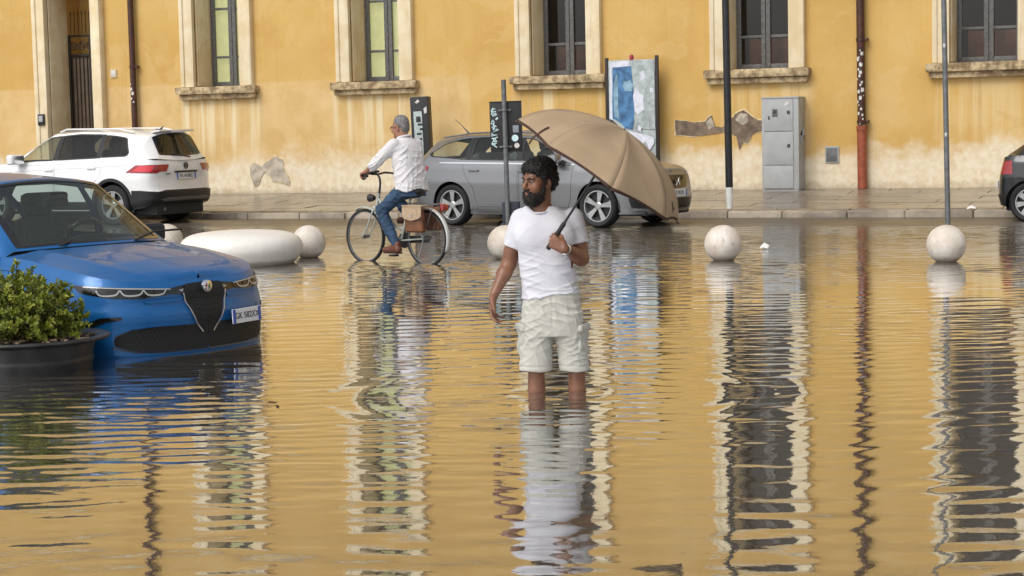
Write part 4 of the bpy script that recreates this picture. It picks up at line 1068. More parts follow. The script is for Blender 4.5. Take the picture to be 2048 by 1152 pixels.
# --- grey estate car
plan = [(2.22, 0, .22, .80), (2.19, .38, .21, .80), (2.06, .70, .20, .82), (1.80, .86, .20, .885), (1.365, .895, .19, .935), (.95, .90, .185, .965), (0, .905, .185, .985), (-1.0, .905, .19, 1.0), (-1.6, .895, .22, 1.01), (-2.03, .84, .27, 1.02), (-2.22, .66, .30, 1.01), (-2.30, .33, .31, 1.0), (-2.31, 0, .31, 1.0)]
green = [(.95, None, (1.15, .985)), (.34, (.08, .60, 1.375), (.16, 1.425)), (-.5, (-.5, .59, 1.415), (-.5, 1.47)), (-1.3, (-1.3, .575, 1.395), (-1.3, 1.45)), (-1.92, (-1.88, .53, 1.30), (-1.98, 1.38)), (-2.12, (-2.20, .55, 1.025), (-2.29, 1.0))]
car = Car(plan, SIDE, FRONT, REAR, green, (.95, .20), [(1.15, .985), (1.5, .965), (1.9, .90), (2.1, .845), (2.22, .80)], (1.365, -1.345), .325, .885, .215)
s1, s4, s5 = car.gk[1], car.gk[4], car.gk[5]
spec = dict(arch=.365, screen=[(.05, 1.06), (s1 - .04, 1.07), (s1 - .03, 2), (.05, 2)], rear_screen=[(s4 + .07, 1.12), (s5 - .06, 1.12), (s5 - .05, 2), (s4 + .07, 2)],
    dlo=[round_poly([(.24, .10), gp(car, -.02, .07), gp(car, -.06, .90), (s1 * .62, .86)], .05), round_poly([gp(car, -.11, .07), gp(car, -.98, .08), gp(car, -.98, .90), gp(car, -.12, .90)], .05), round_poly([gp(car, -1.08, .08), gp(car, -1.80, .22), gp(car, -1.86, .36), gp(car, -1.60, .80), gp(car, -1.08, .90)], .06)],
    pillars=[[gp(car, -.02, .05), gp(car, -.11, .05), gp(car, -.12, .92), gp(car, -.06, .92)], [gp(car, -.98, .06), gp(car, -1.08, .06), gp(car, -1.08, .92), gp(car, -.98, .92)]],
    hull=[(-2.0, .5, .5), (.5, 1.1, .92), (1.1, 1.9, .74)], handles=[(.05, .845), (-.90, .865)],
    doors=[[(.90, .42), (.94, .93), (-.04, .955), (-.04, .30), (.84, .30)], [(-.065, .30), (-.065, .955), (-1.14, .975), (-1.06, .78), (-.92, .60), (-.84, .30)]])
wg, drs = build_car('grey_car', 'silver grey estate car parked along the kerb behind the umbrella', (-10.80, 28.62, 0.0), R(-13.5), car, M['grey_paint'], spec)
add_wheels(wg, car, wheel_meshes('grey', .325, .215, .235, 5, 'double'), R(2))
tF, tS, tR = car.tF, car.tS, car.tR
hl = panel(car, [round_poly([(tF(.42), .735), (tF(.50), .775), (tS(2.0), .80), (tS(1.72), .865), (tS(1.80), .80), (tS(2.0), .73)], .02)], M['lamp_clear'], 'headlight', wg, off=.005, th=.01)
g1 = one(car, round_poly([(0, .56), (0, .76), (tF(.36), .755), (tF(.40), .70), (tF(.33), .565)], .02), M['gloss_black'], 'grille', wg, .005, .012)
bb = B(); bb.tube([(2.235, -.05, .60), (2.24, -.02, .65), (2.24, .03, .66), (2.24, .01, .69), (2.24, .045, .71)], .013, 6); bb.tube([(2.24, .03, .66), (2.24, .05, .61)], .010, 6); bb.obj('badge', M['chrome'], wg)
one(car, round_poly([(0, .26), (0, .42), (tF(.45), .42), (tF(.52), .28)], .03), M['black_plastic'], 'lower_intake', wg, .005, .012)
fg = panel(car, [round_poly([(tF(.56), .29), (tF(.56), .42), (tS(1.98), .50), (tS(1.88), .44), (tS(1.92), .30)], .03)], M['gloss_black'], 'fog_lamp_recess', wg, off=.005, th=.012)
for f_, sg in zip(fg, (1, -1)):
    g = Geo(); ribbon(g, car.band, [(tF(.60), .385), (tS(2.02), .40)], .018, off=.012); sheet(g, car.band, circ(tF(.66), .33, .022, 14), (), .03, off=.012)
    (g if sg > 0 else g.mirrored()).obj('fog_lamp', M['drl'], f_)
g = Geo(); ribbon(g, car.band, [(tF(.40), .262), (tF(.6), .262), (tS(1.95), .275)], .028, off=.010)
for q in (g, g.mirrored()): q.obj('lip_trim', M['chrome'], wg)
panel(car, [[(tS(1.55), .40), (tS(1.5), .45), (tS(1.66), .46)]], M['black_plastic'], 'reflector', wg, off=.002, th=.004)
P = car.band(np.array([0.]), np.array([.49]))[0]; plate(wg, (P[0] + .02, 0, .49), 0, 0, 'FL 739ZK')
panel(car, [round_poly([(tS(-1.86), .80), (tS(-1.80), .93), (tR(.45), .93), (tR(.47), .80)], .03)], M['red_lamp'], 'tail_light', wg, off=.005, th=.01)
P = car.band(np.array([car.T]), np.array([.62]))[0]; plate(wg, (P[0] - .02, 0, .62), PI, 0, 'FL 739ZK', 'rear_plate')
panel(car, [[(tS(x), car.ztop(tS(x)) - .035) for x in (.95, .5, 0, -.5, -1, -1.6)] + [(tS(x), car.ztop(tS(x)) - .012) for x in (-1.6, -1, -.5, 0, .5, .95)]], M['chrome'], 'belt_trim', wg, off=.004, th=.008)
panel(car, [[(tS(.86), .31), (tS(.86), .335), (tS(-.8), .335), (tS(-.8), .31)]], M['grey_paint'], 'sill_trim', wg, off=.012, th=.02)
mirrors(wg, .70, .99, 1.03, M['grey_paint'], .95)
bb = B(); bb.tube([(-1.62, .0, 1.43), (-1.78, 0, 1.58), (-1.90, 0, 1.66)], [.014, .005, .004], 6); bb.box((-1.6, 0, 1.432), (.10, .05, .03), .01); bb.obj('roof_aerial', M['black_plastic'], wg)
seats(wg, [(-.2, .37, .44), (-.2, -.37, .44)], .44); bb = B(); bb.box((-1.05, 0, .86), (.2, 1.15, .55), .08, rotm('Y', -14)); bb.obj('rear_seat', M['seat'], wg)
for s in (-1, 1):
    bb = B(); bb.tube([(.0, s * .585, 1.425), (-.3, s * .585, 1.455), (-1.1, s * .575, 1.44), (-1.7, s * .55, 1.375)], .014, 8); bb.obj('roof_rail', M['grey_metal'], wg)

# --- white SUV
plan = [(2.24, 0, .30, .88), (2.20, .42, .28, .90), (2.06, .75, .26, .95), (1.75, .88, .25, 1.01), (1.34, .915, .25, 1.05), (.95, .92, .24, 1.065), (0, .92, .24, 1.09), (-1.0, .92, .25, 1.125), (-1.7, .915, .27, 1.14), (-2.02, .87, .33, 1.135), (-2.18, .72, .36, 1.11), (-2.25, .36, .38, 1.10), (-2.26, 0, .38, 1.10)]
RS = [(0, .05), (.10, .0), (.30, -.01), (.36, .015), (.55, .035), (.78, .02), (.9, .03), (1, .05)]
green = [(.95, None, (1.15, 1.08)), (.38, (.15, .62, 1.565), (.22, 1.625)), (-.5, (-.5, .62, 1.61), (-.5, 1.665)), (-1.3, (-1.3, .605, 1.59), (-1.3, 1.65)), (-1.86, (-1.92, .57, 1.52), (-2.02, 1.605)), (-2.07, (-2.15, .62, 1.135), (-2.24, 1.10))]
car = Car(plan, SIDE, FRONT, RS, green, (.95, .20), [(1.15, 1.085), (1.5, 1.07), (1.9, 1.0), (2.1, .935), (2.24, .88)], (1.34, -1.34), .352, .90, .225)
s1, s4, s5 = car.gk[1], car.gk[4], car.gk[5]
PG = M['privacy_glass']
spec = dict(arch=.40, screen=[(.05, 1.06), (s1 - .04, 1.07), (s1 - .03, 2), (.05, 2)], rear_screen=[(s4 + .05, 1.09), (s5 - .10, 1.10), (s5 - .09, 2), (s4 + .05, 2)],
    dlo=[round_poly([(.22, .10), gp(car, -.03, .07), gp(car, -.07, .90), (s1 * .62, .86)], .05), round_poly([gp(car, -.11, .07), gp(car, -1.0, .08), gp(car, -1.0, .90), gp(car, -.13, .90)], .04), round_poly([gp(car, -1.07, .09), gp(car, -1.62, .12), gp(car, -1.66, .25), gp(car, -1.52, .82), gp(car, -1.07, .88)], .06)],
    pillars=[[gp(car, -.03, .05), gp(car, -.11, .05), gp(car, -.13, .92), gp(car, -.07, .92)], [gp(car, -1.0, .06), gp(car, -1.07, .06), gp(car, -1.07, .92), gp(car, -1.0, .92)]],
    glass=[M['car_glass'], PG, PG], rs_glass=PG, hull=[(-2.0, .5, .62), (.5, 1.1, 1.0), (1.1, 1.9, .82)], handles=[(.06, .955), (-.90, .985)],
    doors=[[(.91, .48), (.95, 1.02), (-.05, 1.05), (-.05, .40), (.84, .40)], [(-.075, .40), (-.075, 1.05), (-1.16, 1.09), (-1.08, .86), (-.92, .68), (-.86, .40)]])
sv_, drs = build_car('white_car', 'white SUV seen from behind, parked along the kerb at the far left', (-20.12, 29.22, .005), R(173.5), car, M['white_car'], spec, R(-.3))
add_wheels(sv_, car, wheel_meshes('white', .352, .225, .24, 5, 'double'))
tF, tS, tR = car.tF, car.tS, car.tR
tl = panel(car, [round_poly([(tS(-1.66), .905), (tS(-1.86), 1.03), (tR(.43), 1.035), (tR(.50), .915), (tR(.66), .915), (tR(.70), .890)], .012)], M['red_lamp'], 'tail_light', sv_, off=.006, th=.012)
for o, sg in zip(tl, (1, -1)):
    g = Geo(); sheet(g, car.band, [(tS(-1.80), .925), (tS(-1.94), 1.015), (tR(.74), 1.018), (tR(.80), .915)], (), .04, off=.010); (g if sg > 0 else g.mirrored()).obj('lamp_lens', M['red_bright'], o)
cl = [(t, .36) for t in np.linspace(tS(-1.77), car.T, 30)]; rbp = one(car, [(t, float(np.interp(t, car.tt, car.zb)) + .004) for t in np.linspace(tS(-1.77), car.T, 30)] + [(car.T, .60), (tR(.55), .60), (tR(.70), .575), (tS(-1.95), .60), (tS(-1.77), .60)], M['black_plastic'], 'rear_bumper', sv_, .010, .02)
one(car, [(car.T, .43), (car.T, .475), (tR(.5), .475), (tR(.66), .45), (tR(.58), .42)], M['grey_metal'], 'skid_plate', rbp, .020, .01)
panel(car, [[(tS(.9), .26), (tS(.9), .40), (tS(-.9), .40), (tS(-.9), .27)]], M['black_plastic'], 'sill_cladding', sv_, off=.008, th=.016)
for x in (1.34, -1.34):
    c = car.tS(x); a0, a1 = (-.30, PI + .30)
    aa = np.linspace(a0, a1, 24); panel(car, [[(c - .40 * math.cos(a), .357 + .40 * math.sin(a)) for a in aa] + [(c - .455 * math.cos(a), .357 + .455 * math.sin(a)) for a in aa[::-1]]], M['black_plastic'], 'arch_trim', sv_, off=.008, th=.016)
P = car.band(np.array([car.T]), np.array([.83]))[0]; plate(sv_, (P[0] - .012, 0, .83), PI, R(-4), 'FX 418RD', 'licence_plate')
bb = B(); bb.box((P[0] - .008, 0, .905), (.03, .60, .03), .006); bb.obj('plate_lamp_bar', M['black_plastic'], sv_)
P = car.band(np.array([car.T]), np.array([1.005]))[0]
bb = B(); bb.tube([(P[0] - .01, .052 * math.cos(a), 1.005 + .052 * math.sin(a)) for a in np.linspace(0, 2 * PI, 25)[:-1]], .0075, 6, closed=True)
bb.tube([(P[0] - .012, -.030, 1.044), (P[0] - .012, -.012, 1.010), (P[0] - .012, 0, 1.032), (P[0] - .012, .012, 1.010), (P[0] - .012, .030, 1.044)], .006, 5)
bb.tube([(P[0] - .012, -.044, 1.03), (P[0] - .012, -.02, .965), (P[0] - .012, 0, 1.0), (P[0] - .012, .02, .965), (P[0] - .012, .044, 1.03)], .006, 5); bb.obj('badge', M['black_metal'], sv_)
P = car.band(np.array([tR(.45)]), np.array([.885]))[0]; bb = B(); bb.box((P[0] - .006, .44, .875), (.01, .20, .018), .002, rotm('Z', 8)); bb.obj('model_lettering', M['grey_metal'], sv_)
bb = B(); bb.box((-1.98, 0, 1.598), (.20, .96, .03), .014, rotm('Y', 8)); bb.box((-2.085, 0, 1.585), (.02, .34, .018), .004); bb.obj('roof_spoiler', M['white_car'], sv_)
bb = B(); bb.tube([(-1.70, 0, 1.62), (-1.78, 0, 1.68)], [.02, .008], 6); bb.box((-1.68, 0, 1.625), (.12, .05, .03), .01); bb.obj('roof_aerial', M['black_plastic'], sv_)
for s in (-1, 1):
    bb = B(); bb.tube([(.0, s * .61, 1.61), (-.15, s * .615, 1.655), (-1.3, s * .60, 1.65), (-1.62, s * .585, 1.59)], .016, 8); bb.obj('roof_rail', M['white_car'], sv_)
mirrors(sv_, .70, 1.03, 1.14, M['white_car'], 1.15)
bb = B(); bb.tube([(-2.22, -.15, 1.155), (-2.20, .25, 1.20), (-2.19, .32, 1.20)], .010, 6); bb.obj('rear_wiper', M['black_plastic'], sv_)
bb = B(); bb.box((-1.6, 0, .30), (.6, 1.0, .14), .04); bb.tube([(-1.9, .45, .27), (-2.12, .45, .27)], .035, 10); bb.obj('exhaust', M['grey_metal'], sv_)
seats(sv_, [(-.2, .38, .58), (-.2, -.38, .58)], .58); bb = B(); bb.box((-1.05, 0, 1.0), (.2, 1.2, .6), .08, rotm('Y', -14)); bb.obj('rear_seat', M['seat'], sv_)
ribs(car, [[(tS(x), z) for x, z in ((1.7, .90), (.9, .925), (0, .965), (-.9, 1.0), (-1.7, 1.03))]], .012, mat('crease shadow line', (.62, .62, .63), .4), 'side_crease', sv_, .0015)
panel(car, [round_poly([(tF(.42), .78), (tF(.46), .85), (tS(1.9), .90), (tS(1.95), .80)], .02)], M['lamp_clear'], 'headlight', sv_, off=.005, th=.01)
one(car, round_poly([(0, .70), (0, .85), (tF(.40), .845), (tF(.38), .72)], .02), M['gloss_black'], 'grille', sv_, .005, .012)

# --- dark small car at the right edge
plan = [(1.72, 0, .24, .78), (1.68, .34, .22, .80), (1.52, .64, .20, .86), (1.2, .78, .19, .91), (.8, .80, .18, .94), (0, .805, .18, .96), (-.7, .80, .18, .99), (-1.25, .79, .20, 1.0), (-1.56, .70, .24, .98), (-1.66, .42, .26, .95), (-1.69, 0, .26, .94)]
green = [(.85, None, (1.0, .96)), (.3, (.10, .53, 1.38), (.16, 1.43)), (-.4, (-.4, .53, 1.42), (-.4, 1.47)), (-1.0, (-.95, .50, 1.36), (-1.0, 1.42)), (-1.42, (-1.5, .52, 1.0), (-1.6, .96))]
car = Car(plan, SIDE, FRONT, [(0, .04), (.2, 0), (.6, .01), (1, .08)], green, (.85, .15), [(1.0, .965), (1.3, .94), (1.55, .87), (1.72, .78)], (1.15, -1.15), .30, .785, .19)
s1, s4, s5 = car.gk[1], car.gk[3], car.gk[4]
spec = dict(arch=.335, screen=[(.05, 1.06), (s1 - .04, 1.07), (s1 - .03, 2), (.05, 2)], rear_screen=[(s4 + .06, 1.1), (s5 - .08, 1.1), (s5 - .07, 2), (s4 + .06, 2)],
    dlo=[round_poly([(.22, .10), gp(car, -.25, .08), gp(car, -.28, .90), (s1 * .62, .86)], .05), round_poly([gp(car, -.33, .08), gp(car, -1.0, .14), gp(car, -.9, .8), gp(car, -.34, .90)], .05)],
    hull=[(-1.5, .4, .5), (.4, .95, .9), (.95, 1.45, .7)], handles=[(-.15, .84)], doors=[[(.80, .42), (.84, .90), (-.3, .93), (-.3, .28), (.76, .28)]])
dk, drs = build_car('dark_car', 'dark charcoal small car cut off by the right edge, parked by the kerb', (-2.22, 29.62, -.01), R(-2), car, M['dark_paint'], spec)
add_wheels(dk, car, wheel_meshes('dark', .30, .19, .21, 7, 'double'))
tF, tS, tR = car.tF, car.tS, car.tR
panel(car, [round_poly([(tS(-1.40), .72), (tS(-1.42), .92), (tR(.60), .90), (tR(.62), .72)], .02)], M['red_lamp'], 'tail_light', dk, off=.005, th=.01)
panel(car, [round_poly([(tF(.40), .62), (tF(.42), .72), (tS(1.45), .80), (tS(1.42), .68)], .02)], M['lamp_clear'], 'headlight', dk, off=.005, th=.01)
one(car, [(t, float(np.interp(t, car.tt, car.zb)) + .004) for t in np.linspace(tS(-1.5), car.T, 20)] + [(car.T, .42), (tS(-1.5), .40)], M['black_plastic'], 'rear_bumper', dk, .008, .016)
mirrors(dk, .62, .89, 1.0, M['dark_paint'], .9)
seats(dk, [(-.1, .33, .44), (-.1, -.33, .44)], .44)
P = car.band(np.array([car.T]), np.array([.55]))[0]; plate(dk, (P[0] - .012, 0, .55), PI, 0, 'EW 206TB', 'licence_plate')

bl.scale = (.96,) * 3; wg.scale = (1.03,) * 3; sv_.scale = (1.02,) * 3
# ------------------------------------------------------------------ organic bodies: signed distance field -> one skin
class Field:
    def __init__(s, lo, hi, h):
        s.lo = np.array(lo, float); s.h = h; n = np.ceil((np.array(hi) - s.lo) / h).astype(int) + 1; s.f = np.full(n, 1.0, np.float32)
    def blk(s, lo, hi):
        a = np.clip(np.floor((np.array(lo) - s.lo) / s.h).astype(int), 0, np.array(s.f.shape)); b = np.clip(np.ceil((np.array(hi) - s.lo) / s.h).astype(int) + 1, 0, np.array(s.f.shape))
        sl = tuple(slice(i, j) for i, j in zip(a, b)); ax = [s.lo[k] + s.h * np.arange(a[k], b[k]) for k in range(3)]
        return sl, ax[0][:, None, None], ax[1][None, :, None], ax[2][None, None, :]
    def op(s, sl, d, k, sub=False):
        f = s.f[sl]
        if sub:
            h = np.clip(.5 - .5 * (f + d) / k, 0, 1); s.f[sl] = f * (1 - h) + (-d) * h + k * h * (1 - h)
        else:
            h = np.clip(.5 + .5 * (f - d) / k, 0, 1); s.f[sl] = f * (1 - h) + d * h - k * h * (1 - h)
    def cone(s, a, b, r1, r2, k=.02, sub=False):
        a, b = np.array(a, float), np.array(b, float); m = max(r1, r2) + k + 3 * s.h
        sl, x, y, z = s.blk(np.minimum(a, b) - m, np.maximum(a, b) + m); d = b - a; L = max(d @ d, 1e-12)
        t = np.clip(((x - a[0]) * d[0] + (y - a[1]) * d[1] + (z - a[2]) * d[2]) / L, 0, 1)
        q = np.sqrt((x - a[0] - t * d[0]) ** 2 + (y - a[1] - t * d[1]) ** 2 + (z - a[2] - t * d[2]) ** 2) - (r1 + (r2 - r1) * t)
        s.op(sl, q, k, sub)
    def ell(s, c, r, k=.02, rot=None, sub=False):
        c = np.array(c, float); m = max(r) + k + 3 * s.h; sl, x, y, z = s.blk(c - m, c + m); x, y, z = x - c[0], y - c[1], z - c[2]
        if rot is not None:
            q = rot.T; x, y, z = q[0, 0] * x + q[0, 1] * y + q[0, 2] * z, q[1, 0] * x + q[1, 1] * y + q[1, 2] * z, q[2, 0] * x + q[2, 1] * y + q[2, 2] * z
        k0 = np.sqrt((x / r[0]) ** 2 + (y / r[1]) ** 2 + (z / r[2]) ** 2); k1 = np.sqrt((x / r[0] ** 2) ** 2 + (y / r[1] ** 2) ** 2 + (z / r[2] ** 2) ** 2)
        s.op(sl, k0 * (k0 - 1) / np.maximum(k1, 1e-6), k, sub)
    def stack(s, lv, k=.02, sub=False, pw=2.3):
        """vertical stack of rounded sections (z, cx, cy, rx, ry)"""
        L = np.array(sorted(lv)); m = L[:, 3:].max() + k + 3 * s.h
        sl, x, y, z = s.blk((L[:, 1].min() - m, L[:, 2].min() - m, L[0, 0] - k - 3 * s.h), (L[:, 1].max() + m, L[:, 2].max() + m, L[-1, 0] + k + 3 * s.h))
        zz = np.linspace(L[0, 0], L[-1, 0], 120); ker = np.hanning(13); ker /= ker.sum()
        I = [np.interp(z, zz, np.convolve(np.pad(np.interp(zz, L[:, 0], L[:, i]), 6, 'edge'), ker, 'valid')) for i in range(1, 5)]
        q = (np.abs((x - I[0]) / I[2]) ** pw + np.abs((y - I[1]) / I[3]) ** pw) ** (1 / pw); d = (q - 1) * np.minimum(I[2], I[3])
        d = np.maximum(d, np.maximum(L[0, 0] - z, z - L[-1, 0])); s.op(sl, d, k, sub)
    def keep(s, p, n):
        """keep only the half space (q-p).n < 0"""
        sl, x, y, z = s.blk(s.lo, s.lo + s.h * np.array(s.f.shape)); n = unit(n)
        s.f = np.maximum(s.f, ((x - p[0]) * n[0] + (y - p[1]) * n[1] + (z - p[2]) * n[2]).astype(np.float32))
    def mesh(s, smooth=1):
        f = s.f; n = np.array(f.shape); c = [(i, j, k) for i in (0, 1) for j in (0, 1) for k in (0, 1)]
        cv = {o: f[o[0]:n[0] - 1 + o[0], o[1]:n[1] - 1 + o[1], o[2]:n[2] - 1 + o[2]] for o in c}
        neg = sum((cv[o] < 0).astype(np.int8) for o in c); mk = (neg > 0) & (neg < 8)
        I = np.argwhere(mk); idx = -np.ones(mk.shape, np.int64); idx[mk] = np.arange(len(I))
        acc = np.zeros((len(I), 3)); cnt = np.zeros(len(I)); vals = {o: cv[o][mk] for o in c}
        for o in c:
            for ax in range(3):
                if o[ax] == 0:
                    p = list(o); p[ax] = 1; p = tuple(p); a, b_ = vals[o], vals[p]; x = (a < 0) != (b_ < 0); t = np.where(x, a / np.where(x, a - b_, 1), 0)
                    pos = np.tile(np.array(o, float), (len(I), 1)); pos[:, ax] = t; acc += pos * x[:, None]; cnt += x
        V = s.lo + s.h * (I + acc / cnt[:, None]); F = []
        for ax in range(3):
            u, v = (ax + 1) % 3, (ax + 2) % 3; sh = [slice(None)] * 3; a = [slice(1, -1)] * 3; a[ax] = slice(0, -1); b_ = [slice(1, -1)] * 3; b_[ax] = slice(1, None)
            fa, fb = f[tuple(a)] < 0, f[tuple(b_)] < 0; e = np.argwhere(fa != fb); o = np.ones(3, int); o[ax] = 0; e0 = e + o; sg = fa[fa != fb]
            du = np.zeros(3, int); du[u] = 1; dv = np.zeros(3, int); dv[v] = 1; g = lambda q: idx[q[:, 0], q[:, 1], q[:, 2]]
            qd = np.stack([g(e0 - du - dv), g(e0 - dv), g(e0), g(e0 - du)], 1); qd[~sg] = qd[~sg][:, ::-1]; F.append(qd)
        F = np.concatenate(F); F = F[(F >= 0).all(1)]
        for _ in range(smooth):
            A = np.zeros_like(V); n_ = np.zeros(len(V))
            for i in range(4):
                np.add.at(A, F[:, i], V[F[:, (i + 1) % 4]]); np.add.at(A, F[:, (i + 1) % 4], V[F[:, i]]); np.add.at(n_, F[:, i], 1); np.add.at(n_, F[:, (i + 1) % 4], 1)
            V = V * .5 + .5 * A / np.maximum(n_, 1)[:, None]
        return V, F
def vnormals(V, F):
    n = np.cross(V[F[:, 2]] - V[F[:, 0]], V[F[:, 3]] - V[F[:, 1]]); N = np.zeros_like(V)
    for i in range(4): np.add.at(N, F[:, i], n)
    return N / np.maximum(np.linalg.norm(N, axis=1, keepdims=True), 1e-9)
def quad_obj(name, V, F, m, parent=None):
    me = bpy.data.meshes.new(name); me.vertices.add(len(V)); me.vertices.foreach_set('co', np.asarray(V, np.float32).ravel())
    me.loops.add(F.size); me.loops.foreach_set('vertex_index', F.astype(np.int32).ravel()); me.polygons.add(len(F)); me.polygons.foreach_set('loop_start', (np.arange(len(F)) * 4).astype(np.int32))
    me.polygons.foreach_set('use_smooth', np.ones(len(F), bool)); me.update(calc_edges=True); me.materials.append(m); return link(name, me, parent)
def sins(V, dirs, seed=0):
    """sum of slow sines: cloth folds. dirs: (vector*frequency, amplitude)"""
    q = np.random.default_rng(seed); o = np.zeros(len(V))
    w = np.stack([np.sin(V @ q.normal(0, 9, 3) + q.uniform(0, 6)) for _ in range(3)], 1) * .5
    for d, a in dirs: o += a * np.sin(V @ np.asarray(d) + w[:, q.integers(0, 3)] * 1.8 + q.uniform(0, 6.3))
    return o
def rot3(ax, deg): return np.array(rotm(ax, deg))
def axang(v, ax, deg):
    return np.array(Matrix.Rotation(R(deg), 3, Vector(ax)) @ Vector(v))

def hand(F, wrist, d, n, size=1.0, curls=((35, 35, 20),) * 4, thumb=(.5, .6, .5), side=1, spread=4, k=.006):
    """d: finger direction, n: where the palm faces, side: +1/-1 puts the thumb on +-(d x n)"""
    d = unit(d); n = unit(np.asarray(n) - d * np.dot(n, d)); w_ = np.cross(d, n) * side; S = size; wrist = np.asarray(wrist, float)
    kn = []
    for i, (off, ln) in enumerate(((.030, .086), (.010, .090), (-.010, .086), (-.028, .078))):
        p = wrist + d * ln * S + w_ * off * S; kn.append(p); F.cone(wrist + w_ * off * .55 * S + d * .012 * S, p, .0165 * S, .0125 * S, .012)
    F.cone(wrist + w_ * .026 * S + d * .025 * S + n * .008 * S, wrist + w_ * .028 * S + d * .055 * S + n * .010 * S, .016 * S, .013 * S, .012)
    seg = ((.044, .028, .022), (.048, .031, .023), (.045, .029, .022), (.035, .022, .019))
    for i, p in enumerate(kn):
        a = 0; q = p; dd = axang(d, n, (1.5 - i) * -spread * side)
        for j in range(3):
            a += curls[i][j]; dj = unit(dd * math.cos(R(a)) + n * math.sin(R(a))); e = q + dj * seg[i][j] * S
            r = (.0098, .0090, .0082, .0074)[j:j + 2]; F.cone(q, e, r[0] * S, r[1] * S, .004); q = e
    b = wrist + w_ * .026 * S + d * .022 * S; t1 = b + unit(w_ * thumb[0] + d * .8 + n * thumb[1]) * .046 * S
    t2 = t1 + unit(d * .9 + w_ * (thumb[0] - .45) + n * thumb[2]) * .033 * S; t3 = t2 + unit(d * .9 + w_ * (thumb[0] - .75) + n * thumb[2]) * .026 * S
    F.cone(b, t1, .0155 * S, .0115 * S, .008); F.cone(t1, t2, .0112 * S, .0102 * S, .004); F.cone(t2, t3, .0102 * S, .0080 * S, .004)

def head(F, o, Rm, s=1.0, neck=None, young=True):
    P = lambda x, y, z: np.asarray(o) + Rm @ (np.array((x, y, z)) * s)
    F.ell(P(0, .020, .066), (.076 * s, .096 * s, .082 * s), .02, Rm); F.ell(P(0, -.030, .0), (.064 * s, .066 * s, .095 * s), .03, Rm)
    F.ell(P(0, -.036, -.070), (.052 * s, .052 * s, .044 * s), .03, Rm); F.cone(P(-.012, -.078, -.094), P(.012, -.078, -.094), .018 * s, .018 * s, .02)
    for i in (-1, 1):
        F.ell(P(i * .045, -.062, -.018), (.022 * s, .022 * s, .024 * s), .025, Rm); F.ell(P(i * .036, -.094, .016), (.020 * s, .014 * s, .0125 * s), .012, Rm, True)
        F.ell(P(i * .077, .012, -.002), (.010 * s, .026 * s, .034 * s), .008, Rm @ rot3('Z', i * -18)); F.ell(P(i * .083, .006, .002), (.006 * s, .014 * s, .020 * s), .005, Rm, True)
        F.cone(P(i * .014, -.092, .036), P(i * .046, -.084, .037), .010 * s, .008 * s, .014); F.cone(P(i * .012, -.104, -.026), P(i * .014, -.098, -.027), .0095 * s, .009 * s, .007)
        F.ell(P(i * .033, -.078, .014), (.0145 * s,) * 3, .004, Rm)
    F.cone(P(0, -.094, .022), P(0, -.121, -.017), .0085 * s, .0125 * s, .010); F.cone(P(0, -.118, -.020), P(0, -.105, -.027), .011 * s, .008 * s, .006)
    F.cone(P(-.019, -.090, -.050), P(0, -.099, -.048), .006 * s, .0075 * s, .006); F.cone(P(.019, -.090, -.050), P(0, -.099, -.048), .006 * s, .0075 * s, .006)
    F.cone(P(-.016, -.090, -.061), P(0, -.098, -.062), .006 * s, .0085 * s, .006); F.cone(P(.016, -.090, -.061), P(0, -.098, -.062), .006 * s, .0085 * s, .006)
    if neck is not None: F.cone(P(0, .025, -.035), neck, .060 * s, .066 * s, .03)
    return P
def face_bits(P, Rm, s, parent, iris, brow):
    bb = B()
    for i in (-1, 1): bb.lathe([(0, -.0128 * s)] + [(.0128 * s * math.sin(PI * j / 8), -.0128 * s * math.cos(PI * j / 8)) for j in range(1, 8)] + [(0, .0128 * s)], 12, P(i * .033, -.0825, .0148))
    e = bb.obj('eyes', mat('eye white', (.17, .15, .135), .4), parent)
    bb = B(); g = Rm @ np.array((-.25, -1, -.05))
    for i in (-1, 1): c = P(i * .033, -.0825, .0148) + unit(g) * .0085 * s; bb.lathe([(0, -.0074 * s), (.0066 * s, -.004 * s), (.0074 * s, 0), (.0066 * s, .004 * s), (0, .0074 * s)], 10, c)
    bb.obj('irises', iris, e)
    bb = B()
    for i in (-1, 1): bb.tube([P(i * .014, -.1055, .031), P(i * .030, -.1025, .0395), P(i * .052, -.0885, .034)], [.004 * s, .0052 * s, .0025 * s], 7)
    bb.obj('eyebrows', brow, parent)

M['skin'] = mat('tanned skin', (.225, .100, .058), .42, var=.14, vs=14, bump=.12, bs=160, bd=.002, sss=.06)
M['skin_old'] = mat('sunburnt skin', (.34, .16, .10), .5, var=.15, vs=16, sss=.05)
M['hair'] = mat('black curly hair', (.010, .008, .007), .55, var=.4, vs=60, bump=.8, bs=140, bd=.012)
M['beard'] = mat('black beard', (.012, .009, .008), .7, var=.4, vs=80, bump=.8, bs=220, bd=.006)
M['grey_hair'] = mat('grey hair', (.19, .18, .175), .7, var=.35, vs=50, bump=.6, bs=180, bd=.006)
M['tee'] = mat('white cotton', (.64, .64, .69), .85, var=.03, vs=9, bump=.12, bs=420, bd=.001, sheen=.2)
M['shirt'] = mat('white linen', (.66, .64, .65), .85, var=.03, vs=8, bump=.2, bs=300, bd=.001, sheen=.2)
M['shorts'] = mat('pale grey cotton twill', (.50, .49, .44), .85, var=.07, vs=7, bump=.2, bs=260, bd=.001, sheen=.2)
M['jeans'] = mat('blue denim', (.028, .062, .118), .85, var=.35, vs=9, bump=.25, bs=260, bd=.001)
M['iris'] = mat('dark iris', (.015, .009, .006), .15)

